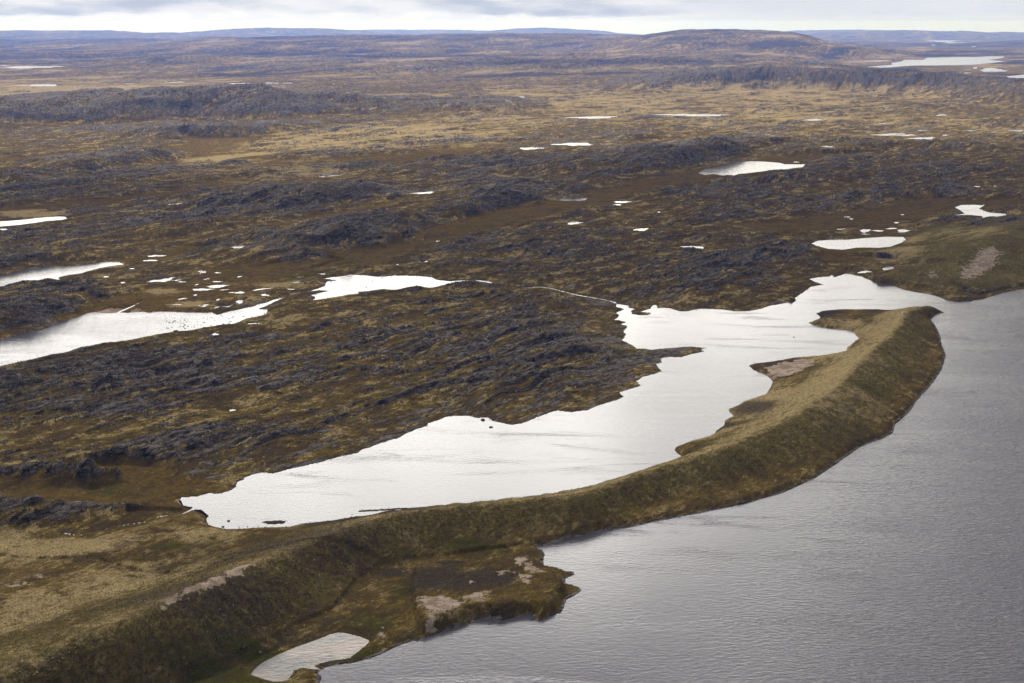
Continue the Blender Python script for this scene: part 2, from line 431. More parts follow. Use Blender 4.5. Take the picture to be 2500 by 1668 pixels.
for (cx, cy, w, h, sl) in PONDS:
    X0, Y0, z0 = on_land(cx, cy)
    if cx > 1950 and cy < 190:
        (X0, Y0), z0 = at(cx, cy), -1.0
    n = 48
    ph = [rp.uniform(0, 6.28) for _ in range(6)]
    pts = []
    for i in range(n):
        a = 2 * math.pi * i / n
        r = 1 + .16 * math.sin(2 * a + ph[0]) + .15 * math.sin(3 * a + ph[1]) + .10 * math.sin(5 * a + ph[2]) + .08 * math.sin(7 * a + ph[3]) + .06 * math.sin(13 * a + ph[4]) + rp.uniform(-.07, .07)
        x = math.cos(a) * abs(math.cos(a)) ** .15 * r * w / 2
        y = math.sin(a) * r * h / 2 * .95
        pts.append((cx + x, cy + y - sl * x / w))
    D = math.hypot(X0, Y0)
    z = max(z0, 1.0) + .2
    LAKES.append(dict(name='pond', P=[at(x, y, z) for x, y in pts], z=z, flat=max(26, .03 * D) if D < 7000 else .06 * D, jit=min(5, .0006 * D)))

# esker crest in photograph pixels with its height
CREST_PX = [(-420,1790,33),(-200,1690,33),(0,1612,32),(150,1555,31),(330,1490,30),(460,1440,29),(620,1372,26),(740,1325,23),(860,1280,20),(960,1258,17.5),(1080,1244,16),(1240,1228,15.5),(1420,1205,15.5),(1500,1177,15.5),(1590,1148,16),(1690,1118,17),(1790,1085,18),(1880,1045,19),(1960,1000,20),(2040,945,21),(2085,890,21),(2150,835,20.5),(2190,795,19),(2205,765,17.5),(2212,757,14),(2250,751,8),(2280,755,2)]
CREST = [at(x, y, z) for x, y, z in CREST_PX]
CREST_H = [c[2] for c in CREST_PX]
LAKES[0]['P_out'] = LAKES[0]['P']
LOW = [at(*p, 1.5) for p in [(-300,2300),(-150,1900),(150,1760),(380,1700),(545,1648),(640,1600),(760,1532),(835,1497),(872,1452),(905,1412),(965,1378),(1100,1366),(1250,1345),(1318,1330),(1500,1400),(1500,1700),(1000,2300)]]
# flat-topped terrace with the sand patches, and the right-hand bluff
TERR = [at(*p, 5) for p in Z(900, 1250, .2666, [(440,500),(480,470),(700,455),(1000,455),(1250,440),(1450,395),(1560,470),(1680,540),(1760,640),(1780,720),(1700,830),(1500,900),(1200,930),(950,960),(700,1040),(520,1060),(450,850),(420,650)])]
BLUFF_PX = [(2150,678,5),(2200,660,9),(2260,648,12),(2330,640,18),(2345,620,24),(2400,590,28),(2480,560,31),(2560,545,32),(2700,530,32)]
BLUFF = [at(x, y, z) for x, y, z in BLUFF_PX]
BLUFF_H = [c[2] for c in BLUFF_PX]
SMOOTH = [at(*p) for p in [(-700,1400),(-100,1330),(200,1300),(330,1262),(480,1245),(700,1262),(1300,1190),(1560,1080),(1750,900),(1950,735),(2350,735),(2420,1000),(1700,1400),(1500,1900),(-700,2100)]]
VALLEYS = [
    ([(300,760),(520,725),(640,668),(800,640),(1064,574),(1300,520),(1489,475),(1750,425),(1968,380),(2150,345)], 70),
    ([(330,640),(470,615),(620,590),(760,540),(930,512),(1080,476)], 30),
    ([(0,520),(200,500),(420,480),(600,440)], 50),
    ([(560,330),(520,370),(600,390),(680,400),(900,395),(1080,378),(1350,350)], 90),
    ([(500,345),(800,345)], 60),
    ([(0,395),(200,380),(400,370),(520,352)], 60),
    ([(1900,560),(2100,540),(2300,500),(2500,500)], 70),
    ([(2050,640),(2150,560)], 40),
    ([(-100,1230),(150,1225),(350,1200),(440,1220)], 34),
    ([(200,1165),(330,1160),(420,1195)], 22),
]
VAL = [([at(*p) for p in pts], w) for pts, w in VALLEYS]


# ------------------------------------------------------------------ ground sheet
def axis_cols():
    a = [-.44 + .88 * i / 1240 for i in range(1241)]
    side = []
    s, st = .44, .0008
    while s < 1.6:
        st *= 1.12
        s += st
        side.append(s)
    return np.array([-q for q in side[::-1]] + a + side)


def axis_rows():
    r = [300.0]
    while r[-1] < 66000:
        d = r[-1]
        k = .0016 if 560 < d < 2600 else (.0030 if d <= 560 else .0016 + .0065 * min(1, (d - 2600) / 30000) + .0012 * min(1, (d - 2600) / 4000))
        r.append(d * (1 + k))
    return np.array(r)


AC, AR = axis_cols(), axis_rows()
NC, NR = len(AC), len(AR)
Yg, Ag = np.meshgrid(AR, AC, indexing='ij')
X = (Ag * Yg).ravel()
Y = Yg.ravel().copy()
N = X.size
D = np.hypot(X, Y)
U, V = uv(X, Y)
print('ground grid', NR, NC, N)

# zones ---------------------------------------------------------------
def on(mask, fn, *out):
    pass


smooth_zone = np.zeros(N, np.float32)
m = (Y < 2300)
smooth_zone[m] = 1 - sst(-8, 22, poly_sd(X[m], Y[m], SMOOTH) + 10 * vnoise(X[m] / 25, Y[m] / 25, 5))
valley = np.zeros(N, np.float32)
for pts, w in VAL:
    xs = [p[0] for p in pts]; ys = [p[1] for p in pts]
    m = (X > min(xs) - 4 * w) & (X < max(xs) + 4 * w) & (Y > min(ys) - 4 * w) & (Y < max(ys) + 4 * w)
    x, y = X[m], Y[m]
    d = seg_dist(x, y, pts)[0] + w * .6 * fbm(x / (w * 1.6), y / (w * 1.6), 3, 31)
    valley[m] = np.maximum(valley[m], 1 - sst(w * .45, w * 1.15, d))
bluff = np.zeros(N, np.float32)
mb = (Y > 1500) & (Y < 2900) & (X > 300)
db, sb, ab, Lb, vb = seg_dist(X[mb], Y[mb], BLUFF, vals=BLUFF_H)

# rocky, dipping-slab relief -------------------------------------------
def slabs(U, V, lam, amp, seed, steep=.13, stretch=3.2, warp=.9):
    w = warp * lam * fbm(U / (lam * 2.6), V / (lam * 1.6), 3, seed)
    s = (V + w) / lam + 30.5
    k = np.floor(s); t = s - k
    u2 = U / (lam * stretch) + _hash(k, k * 0 + 3, seed) * 50
    a = np.clip(.55 + 1.1 * vnoise(u2, k * 3.7 + .37, seed + 9), 0, 1.3)
    st = steep
    f = np.where(t < st, sst(0, 1, t / st), (1 - (t - st) / (1 - st)) ** 1.15)
    return (amp * a * f).astype(np.float32), (a * (t < st * 1.15) * (t > .01)).astype(np.float32)


H_land = landform(X, Y)
valley *= 1 - sst(1.5, 6, H_land) * (D < 5200)
rocky = (1 - smooth_zone) * (1 - .95 * valley)
rocky[mb] *= sst(60, 130, db)
rn = fbm(U / 420, V / 170, 4, 12)
far = sst(2500, 9000, D)
ridge_boost = sst(4, 20, H_land) * (1 - sst(9000, 12000, D))
roughness = np.clip(.62 + 1.1 * rn + .5 * ridge_boost, .12, 1.25) * rocky
plain = sst(5200, 8500, D) * (1 - ridge_boost)
roughness *= 1 - .45 * plain
big_far = sst(7000, 11000, D)
slab_tot = np.zeros(N, np.float32)
face = np.zeros(N, np.float32)
for lam, amp, seed, dmax in ((300, 8, 101, 1e9), (120, 5.0, 111, 40000), (46, 4.4, 121, 22000), (19, 2.6, 131, 9000), (8.5, 1.5, 141, 4500), (3.8, .75, 151, 2200)):
    m = D < dmax
    hh, fc = slabs(U[m], V[m], lam, amp, seed, steep=.10 if lam < 100 else .15, warp=1.25 if lam < 60 else 1.0)
    fade = 1 - sst(dmax * .7, dmax, D[m]) if dmax < 1e8 else 1
    slab_tot[m] += hh * fade
    if lam < 150:
        face[m] = np.maximum(face[m], fc * fade)
del hh, fc
lump = 5.5 * fbm(U / 150, V / 90, 4, 61) + 1.3 * fbm(X / 26, Y / 26, 3, 62)
hi_slab = np.clip(slab_tot / 9, 0, 1.4)
rockn = fbm(U / 75, V / 16, 4, 201, .6)
rockn2 = .80 * fbm(U / 58 + .5 * rockn, V / 6.0, 5, 202, .60) + .35 * fbm(U / 9, V / 5, 4, 203, .6)
hf = 1 - sst(6000, 14000, D)
rv = (.35 + .65 * roughness) * rocky * (.26 + .22 * hi_slab + .45 * face + .75 * rockn + 1.45 * rockn2 * hf) + .14 * ridge_boost - .20
rock = sst(.36, .50, rv)
ledge = sst(.36, .46, rv) * (.8 + 1.6 * np.clip(rockn2 + .2, 0, 1)) * (1 - .5 * sst(2500, 6000, D)) * .95
far_u = fbm(U / 1500, V / 620, 5, 66, .55)
H = H_land + roughness * (slab_tot + lump) + ledge + big_far * 46 * np.maximum(0, far_u + .1) * (1 - .9 * sst(.22, .27, X / Y) * (1 - sst(22000, 32000, Y)))
# a sill of ground over the level of the waters everywhere
H = 2.2 + np.where(H > 0, H, .15 * H) + rocky * 1.5
tuss = (.35 * fbm(X / 9, Y / 9, 3, 63) + .9 * fbm(X / 42, Y / 42, 2, 64))
H += tuss * (1 - .7 * smooth_zone) * (D < 9000)

# waters ---------------------------------------------------------------
sd_all = np.full(N, 1e6, np.float32)
lvl = np.zeros(N, np.float32)
fl = np.ones(N, np.float32)
own = np.full(N, -1, np.int16)
sd_big = None
coast = fbm(X / 13, Y / 13, 4, 81, .6)
for i, L in enumerate(LAKES):
    P = L['P']
    xs = [p[0] for p in P]; ys = [p[1] for p in P]
    g = L['flat'] * 1.1 + 12
    if i == 0: g = 240
    m = np.nonzero((X > min(xs) - g) & (X < max(xs) + g) & (Y > min(ys) - g) & (Y < max(ys) + g))[0]
    if not len(m): continue
    sd = poly_sd(X[m], Y[m], P).astype(np.float32)
    if i == 0: sd_big = (m, sd.copy())
    cell = np.maximum(.6, D[m] ** 2 * 0 + D[m] * .0009)
    sd = sd + L['jit'] * np.clip(.35 + 1.2 * coast[m], 0, 1.6) * rocky[m].clip(.18, 1) + cell * .5
    w = sd / L['flat'] < sd_all[m] / np.where(sd_all[m] < 1e5, 1, 1) * 0 + fl[m] if False else None
    f = np.clip(sd / L['flat'], -1, 1)
    better = f < fl[m]
    idx = m[better]
    fl[idx] = f[better]
    own[idx] = i
    lvl[idx] = L['z']
    sd_all[m] = np.minimum(sd_all[m], sd)

# esker, terrace, bluff --------------------------------------------------
m0, sdb = sd_big
big_sd = np.full(N, 300, np.float32)
big_sd[m0] = sdb
me = np.nonzero((Y < 2100) & (X > -900) & (smooth_zone > 0.001))[0]
x, y = X[me], Y[me]
dc, side, arc, Lc, hc = seg_dist(x, y, CREST, vals=CREST_H)
low_sd = np.maximum(0, poly_sd(x, y, LOW))
cxs = np.array([c[0] for c in CREST]); cys = np.array([c[1] for c in CREST])
cw = np.minimum(np.abs(poly_sd(cxs, cys, LAKES[0]['P_out'])), np.abs(poly_sd(cxs, cys, LOW)))
cw[:6] = 62
cw = np.convolve(np.pad(cw, 1, 'edge'), [.25, .5, .25], 'valid')
width = seg_dist(x, y, CREST, vals=[float(q) for q in cw])[4]
wob = 1 + .10 * fbm(x / 55, y / 55, 3, 91)
shore = np.minimum(big_sd[me], low_sd)
shore = np.maximum(shore, 0)
dr = np.maximum(0, np.hypot(dc, .9) - .9) * wob
# crest side facing the open lake is on the right of the traced line
outer = side < 0
land_w = np.where(outer, width * 1.08 + 3, 2.7 * hc + 18)            # where no shore ends it sooner
t_ld = np.clip(1 - dr / land_w, 0, 1)
tl = np.where(outer, sst(0, 1, t_ld * (.55 + .45 * t_ld)) * .45 + .55 * t_ld, sst(0, 1, t_ld) * .5 + .5 * np.maximum(t_ld, 0) ** 1.8)
foot = 1 - np.exp(-shore / (hc * .42 + .01))
hill = hc * tl * foot
flat_land = 3.2 + 1.6 * fbm(x / 60, y / 60, 3, 92)
fl_part = (flat_land * np.where(low_sd < 6, .42, 1)) * (1 - np.exp(-np.minimum(big_sd[me], np.maximum(sd_all[me], 0)) / 7))
Hs = np.sqrt(np.maximum(hill, 0) ** 2 + fl_part ** 2)
# gullies down the slope
gul = vnoise(arc / 17, dc / 90, 92) * .9 + vnoise(arc / 7.5, dc / 80, 93) * .7 + vnoise(arc / 3.1, dc / 50, 94) * .3
Hs += gul * np.clip(hill / 8, 0, 1) * np.clip(dc / 10, 0, 1) * np.clip(shore / 8, 0, 1)
sdt = poly_sd(x, y, TERR)
edge_t = 1 - sst(-1, 5.0, sdt)
Hs = np.where(sdt < 30, np.maximum(Hs * (1 - edge_t), edge_t * (5.0 + .5 * fbm(x / 14, y / 14, 3, 95)) * np.clip(big_sd[me] / 7, 0, 1)) + Hs * 0, Hs)
dip = np.exp(-((sdt - 11) / 8) ** 2) * np.clip(big_sd[me] / 10, 0, 1)
Hs = np.where((sdt > 1) & (sdt < 40) & (hill < 9), Hs * (1 - .55 * dip), Hs)
H[me] = H[me] * (1 - smooth_zone[me]) + (Hs + .25 * tuss[me]) * smooth_zone[me]
esk = np.zeros(N, np.float32); esk[me] = np.clip(hill / 10, 0, 1) * smooth_zone[me]
terr = np.zeros(N, np.float32); terr[me] = edge_t * smooth_zone[me]
crestd = np.full(N, 999, np.float32); crestd[me] = dc * np.where(outer, 1, -1)
crestx = np.zeros(N, np.float32); crestx[me] = arc / Lc

sh = np.maximum(np.minimum(big_sd[mb], sd_all[mb]), 0)
drb = np.maximum(0, db - 3)
wl = np.where(sb < 0, 400.0, vb * 5.5 + 60)
hb = vb * np.minimum((sh / (sh + drb + .01)) ** .9, np.clip(1 - drb / wl, 0, 1) ** 1.3)
hb += vnoise(ab / 14, db / 160, 96) * .8 * np.clip(hb / 8, 0, 1)
bz = 1 - sst(90, 170, db)
H[mb] = np.maximum(H[mb] * (1 - .6 * bz), hb + 1.0 * bz)
bluffm = np.zeros(N, np.float32); bluffm[mb] = np.clip(hb / 6, 0, 1)
del db, sb, ab, vb

# carve the waters
f = np.clip(fl, -1, 1)
out = sst(0, 1, f)
out = np.where((own == 0) & (np.maximum(smooth_zone, bluffm) > .3), np.clip(f * 18, 0, 1), out)      # grassy banks keep their slope
bank = np.clip(sd_all, 0, 6) * .16
keep = np.where(sd_all > 0, lvl + .05 + np.minimum(bank, .9) + (H - lvl) * out, lvl - .35 - np.minimum(-sd_all * .25, 2.5))
H = np.where(fl < 1, keep, H)
H = np.where(sd_all > 0, np.maximum(H, .25), H)
# stones and small islands standing out of the shallows
shal = (sd_all < 0) & (sd_all > -9) & (rocky > .5) & (D < 2600)
isl = fbm(X / 3.2, Y / 3.2, 2, 97)
H = np.where(shal & (isl > .52), np.maximum(H, lvl + (isl - .52) * 3.0 * sst(-9, -1, sd_all)), H)
mud = np.zeros(N, np.float32)
for q, hh_ in ((Z(400, 1150, .2553, [(950,490),(1000,482),(1080,478),(1160,482),(1140,500),(1060,508),(990,503)]), .28), (Z(400, 1150, .2553, [(1870,384),(2000,374),(2150,366),(2330,354),(2330,361),(2150,373),(2000,382),(1880,389)]), .22)):
    q = [at(*p) for p in q]
    xs = [p[0] for p in q]; ys = [p[1] for p in q]
    k = np.nonzero((X > min(xs) - 4) & (X < max(xs) + 4) & (Y > min(ys) - 6) & (Y < max(ys) + 6))[0]
    sdq = poly_sd(X[k], Y[k], q) + 2.2 * fbm(X[k] / 2.6, Y[k] / 3.5, 3, 98, .7)
    H[k] = np.maximum(H[k], hh_ * np.clip(.8 - sdq, -1, 1))
    mud[k] = np.maximum(mud[k], sdq < 2)
Zw = H + fall(D)

# how steep the ground is, for what grows on it
Hg = H.reshape(NR, NC)
dy = np.gradient(Hg, axis=0) / np.gradient(AR)[:, None]
dxs = (AC[1:] - AC[:-1])
gx = np.gradient(Hg, axis=1) / (np.gradient(AC)[None, :] * AR[:, None])
slope = np.hypot(gx, dy).ravel().astype(np.float32)
del Hg, dy, gx

# ------------------------------------------------------------------ what covers the ground, with some sun and cloud shade painted in (0..1 each)
def blobs(rows, seed):
    w = np.zeros(N, np.float32)
    for px, py, rx, ry, s in rows:
        cx, cy = at(px, py)
        _, y1 = at(px, py - ry)
        _, y2 = at(px, py + ry)
        rX = rx * PX * cy
        rY = max((y1 - y2) / 2, 8)
        m = (abs(X - cx) < 2.6 * rX) & (abs(Y - cy) < 2.6 * rY)
        q = ((X[m] - cx) / rX) ** 2 + ((Y[m] - cy) / rY) ** 2
        w[m] = np.maximum(w[m], s * np.exp(-q * .9))
    return w


rock = np.maximum(rock, sst(.62, .95, slope + .25 * rockn) * rocky)
rock = np.maximum(rock, ((sd_all < 2.0) & (sd_all > -12)).astype(np.float32) * .85 * (np.minimum(rocky, 1) > .4) * sst(-.2, .3, coast))
shore_rock = (np.maximum(smooth_zone, bluffm) > .5) & (big_sd < 1.3 + 1.2 * coast) & (crestd > 0)
rock = np.where(shore_rock, 1, rock)
gold = blobs([(250,222,420,16,1),(60,250,240,18,1),(420,215,300,8,.9),(1000,238,120,9,.7),(1200,300,240,26,.6),(1500,255,260,40,.7),(1850,235,380,45,.62),(2150,230,260,36,.5),(1300,225,200,16,.6),(700,420,260,40,.5),(820,350,240,30,.8),(1000,330,250,30,.85),  # dry grass; sunlight on the middle distance is partly painted in here
              (560,395,110,26,.8),(1900,290,500,40,.55),(2300,300,260,40,.45),(100,1350,330,45,.7),(300,1430,260,90,.55),(420,1400,200,60,.7),(700,1290,90,20,.8),(500,1320,110,30,.8),(50,1500,160,60,.9),
              (1900,1000,170,60,.9),(2050,880,90,60,1),(2080,820,80,40,.9),(1750,1080,120,20,1),(2330,600,120,25,.8),(2200,640,80,18,.7),(60,525,120,9,1.2),(500,748,110,9,.9),(600,735,70,8,.7),(400,720,50,8,.8),(640,700,120,10,.5),(330,205,300,9,.5)], 1)
wet = np.maximum(valley, sst(.25, .0, roughness) * .5) * (1 - far * .7)
gn = fbm(U / 60, V / 22, 4, 211, .6)
gn2 = fbm(X / 14, Y / 14, 4, 212, .6)
gn3 = fbm(U / 7, V / 2.6, 5, 213, .68) * (1 - sst(2500, 7000, D))
gn2 = gn2 * (1 - .8 * sst(7000, 14000, D))
gn = gn * (1 - .7 * sst(12000, 20000, D))
gn4 = fbm(U / 210, V / 75, 5, 214, .62)
grass = np.clip(.5 + .8 * gn + .6 * gn2 + .9 * gn3, 0, 1)
gold = np.clip(gold * (1 + .6 * gn2 + .5 * gn + .7 * gn3 + 1.9 * gn4), 0, 1)
sand = blobs([(100,1420,70,14,.55),(30,1440,60,12,.65),(1000,1395,60,18,.5),(1080,1400,40,12,.4),(930,1562,24,5,.7),(2050,786,24,6,.6),(1850,1010,60,20,.35),
              (1200,1232,160,7,.6),(1340,1218,70,6,.5),(2440,590,60,12,.35)], 2)
SAND_POLY = [
    [(456,1444),(500,1425),(540,1408),(575,1385),(615,1372),(625,1376),(590,1395),(560,1412),(520,1432),(480,1452),(440,1462)],
    [(380,1480),(430,1462),(470,1450),(440,1468),(400,1488)],
    Z(900,1250,.2666,[(1320,445),(1430,420),(1450,450),(1500,500),(1590,570),(1500,575),(1420,550),(1420,500),(1370,480)]),
    Z(900,1250,.2666,[(1170,560),(1260,540),(1340,560),(1290,575),(1200,580)]),
    Z(900,1250,.2666,[(1340,610),(1400,580),(1480,590),(1500,625),(1440,615),(1470,670),(1420,655)]),
    Z(900,1250,.2666,[(450,800),(560,790),(700,785),(800,815),(880,850),(820,900),(700,925),(620,980),(600,1030),(510,1055),(520,1000),(560,930),(520,890),(460,860)]),
    Z(900,1250,.2666,[(850,800),(920,770),(1000,750),(1090,775),(1040,830),(960,825)]),
    Z(900,1250,.2666,[(1070,740),(1140,715),(1150,725),(1100,750)]), Z(900,1250,.2666,[(910,665),(970,645),(1000,655),(930,680)]),
    Z(900,1250,.2666,[(60,1190),(130,1165),(200,1170),(180,1200),(90,1215)]),
    Z(400,1150,.2553,[(105,270),(130,245),(165,245),(160,270),(125,298)]), Z(400,1150,.2553,[(335,478),(400,505),(450,535),(400,520)]),
    Z(0,600,.2128,[(1110,755),(1250,728),(1420,715),(1430,735),(1350,765),(1200,775)]), Z(0,600,.2128,[(1440,750),(1560,730),(1700,750),(1800,750),(1720,775),(1600,757)]),
    Z(1900,600,.3188,[(1395,210),(1450,180),(1550,110),(1640,80),(1690,110),(1660,170),(1560,210),(1480,240),(1410,235)]), Z(1900,600,.3188,[(1150,200),(1200,180),(1230,190),(1180,212)]), Z(1900,600,.3188,[(1190,372),(1215,340),(1260,335),(1240,360)]),
    Z(1400,650,.3188,[(1480,790),(1600,755),(1750,730),(1860,750),(1800,820),(1650,855),(1560,860),(1500,820)]), Z(1900,600,.3188,[(0,1010),(100,985),(200,990),(330,940),(290,960),(120,1015)]),
]
polys = np.zeros(N, np.float32)
for q in SAND_POLY:
    zz = 27 if q[0][1] > 1370 and q[0][0] < 700 and q[0][1] < 1490 else (5 if q[0][1] > 1300 and q[0][0] > 900 else (12 if q[0][0] > 2200 else 2))
    q = [at(a_, b_, zz) for a_, b_ in q]
    xs = [a_[0] for a_ in q]; ys = [a_[1] for a_ in q]
    k = np.nonzero((X > min(xs) - 15) & (X < max(xs) + 15) & (Y > min(ys) - 15) & (Y < max(ys) + 15))[0]
    jit_ = D[k] / 800.0
    sdq = poly_sd(X[k], Y[k], q) + jit_ * (8.0 * fbm(X[k] / 6, Y[k] / 6, 4, 222, .7) + 1.5 * vnoise(X[k] / 1.3, Y[k] / 1.3, 223))
    polys[k] = np.maximum(polys[k], 1 - sst(-2.6, 2.2, sdq))
sand = np.maximum(polys * .95, .9 * sst(.30, .78, sand + .55 * fbm(X / 9, Y / 9, 5, 221, .7) * (sand > .05)))
heath_and_shade = blobs([(960,1402,60,18,1),(1100,1395,60,16,.9),(1060,1440,110,36,1.15),(1200,1430,90,30,.95),(1910,900,60,20,1),(2000,775,60,14,.8),(1840,1010,70,28,1),(1790,1050,60,12,.8),(1920,930,50,8,.8),(700,1400,420,90,.7),(500,1560,500,120,.7),(900,1300,250,30,.9),(60,1420,120,22,.6),(2130,760,20,10,.9),
               (250,900,420,60,.75),(120,960,300,50,.6),(1000,1700,600,80,.4)], 3)
green = blobs([(1150,1350,160,12,.8),(900,1530,90,50,.65),(1000,1560,60,20,.5),(650,1610,200,26,.9),(560,1660,200,30,.9),(880,1600,200,30,.7),(420,1350,60,14,.8),(520,1340,60,14,.6),(1500,1270,160,16,.5),(980,1450,40,60,.6),(1110,1545,140,14,.6),(750,680,80,12,.7)], 4)
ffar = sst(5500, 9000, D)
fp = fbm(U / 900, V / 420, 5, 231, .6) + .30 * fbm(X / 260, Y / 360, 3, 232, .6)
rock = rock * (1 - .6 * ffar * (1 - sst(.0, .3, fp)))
crag = sst(18, 45, H_land) * (D < 9000)
gold *= 1 - .85 * crag
heath_and_shade = np.maximum(heath_and_shade, .75 * crag * sst(-.5, .2, rockn + gn4))
rock = np.maximum(rock, crag * sst(.0, .25, rockn + .5 * fbm(X / 30, Y / 50, 4, 233, .65)))
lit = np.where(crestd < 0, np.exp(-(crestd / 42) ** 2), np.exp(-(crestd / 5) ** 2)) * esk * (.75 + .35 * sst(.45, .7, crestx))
gold = np.maximum(gold, .8 * lit * (1 + .8 * gn3))  # sunlit crest and inner slope painted in as straw colour
heath_and_shade = np.maximum(heath_and_shade, ffar * sst(.06, .26, fp))  # broad dark far patches: cloud shade put into the colour as heath
rock *= 1 - .75 * np.clip(gold, 0, 1) * sst(3500, 5500, D)
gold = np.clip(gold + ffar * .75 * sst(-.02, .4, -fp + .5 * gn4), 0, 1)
grass = np.where(ffar > .5, np.clip(grass + .15, 0, .75), grass)
band_ = np.clip(1 - sd_all / (1.5 + .0022 * D), 0, 1) * (sd_all > -3) * rocky
heath_and_shade = np.maximum(heath_and_shade, .8 * band_)
heath_and_shade = np.maximum(heath_and_shade, 1.3 * mud)
gold *= 1 - mud; grass = grass * (1 - mud)
rust = np.clip(wet * (.55 + .8 * gn), 0, 1)


# ------------------------------------------------------------------ meshes
def mesh_obj(name, verts, faces, mat, parent=None):
    me_ = bpy.data.meshes.new(name)
    me_.from_pydata(verts, [], faces)
    me_.materials.append(mat)
    o = bpy.data.objects.new(name, me_)
    COL.objects.link(o)
    if parent: o.parent = parent
    return o


def fast_grid(name, X, Y, Zc, nr, nc, mat):
    me_ = bpy.data.meshes.new(name)
    me_.vertices.add(nr * nc)
    co = np.empty((nr * nc, 3), np.float32)
    co[:, 0], co[:, 1], co[:, 2] = X, Y, Zc
    me_.vertices.foreach_set('co', co.ravel())
    i = np.arange(nr * nc, dtype=np.int32).reshape(nr, nc)
    q = np.stack([i[:-1, :-1], i[:-1, 1:], i[1:, 1:], i[1:, :-1]], -1).reshape(-1)
    nf = (nr - 1) * (nc - 1)
    me_.loops.add(nf * 4)
    me_.loops.foreach_set('vertex_index', q)
    me_.polygons.add(nf)
    me_.polygons.foreach_set('loop_start', np.arange(nf, dtype=np.int32) * 4)
    me_.polygons.foreach_set('loop_total', np.full(nf, 4, np.int32))
    me_.update(calc_edges=True)
    me_.shade_smooth()
    me_.materials.append(mat)
    o = bpy.data.objects.new(name, me_)
    COL.objects.link(o)
    return o


def new_mat(name):
    mt = bpy.data.materials.new(name)
    mt.use_nodes = True
    mt.node_tree.nodes.clear()
    g = NT(mt.node_tree)
    out = g.n('ShaderNodeOutputMaterial')
    return mt, g, out


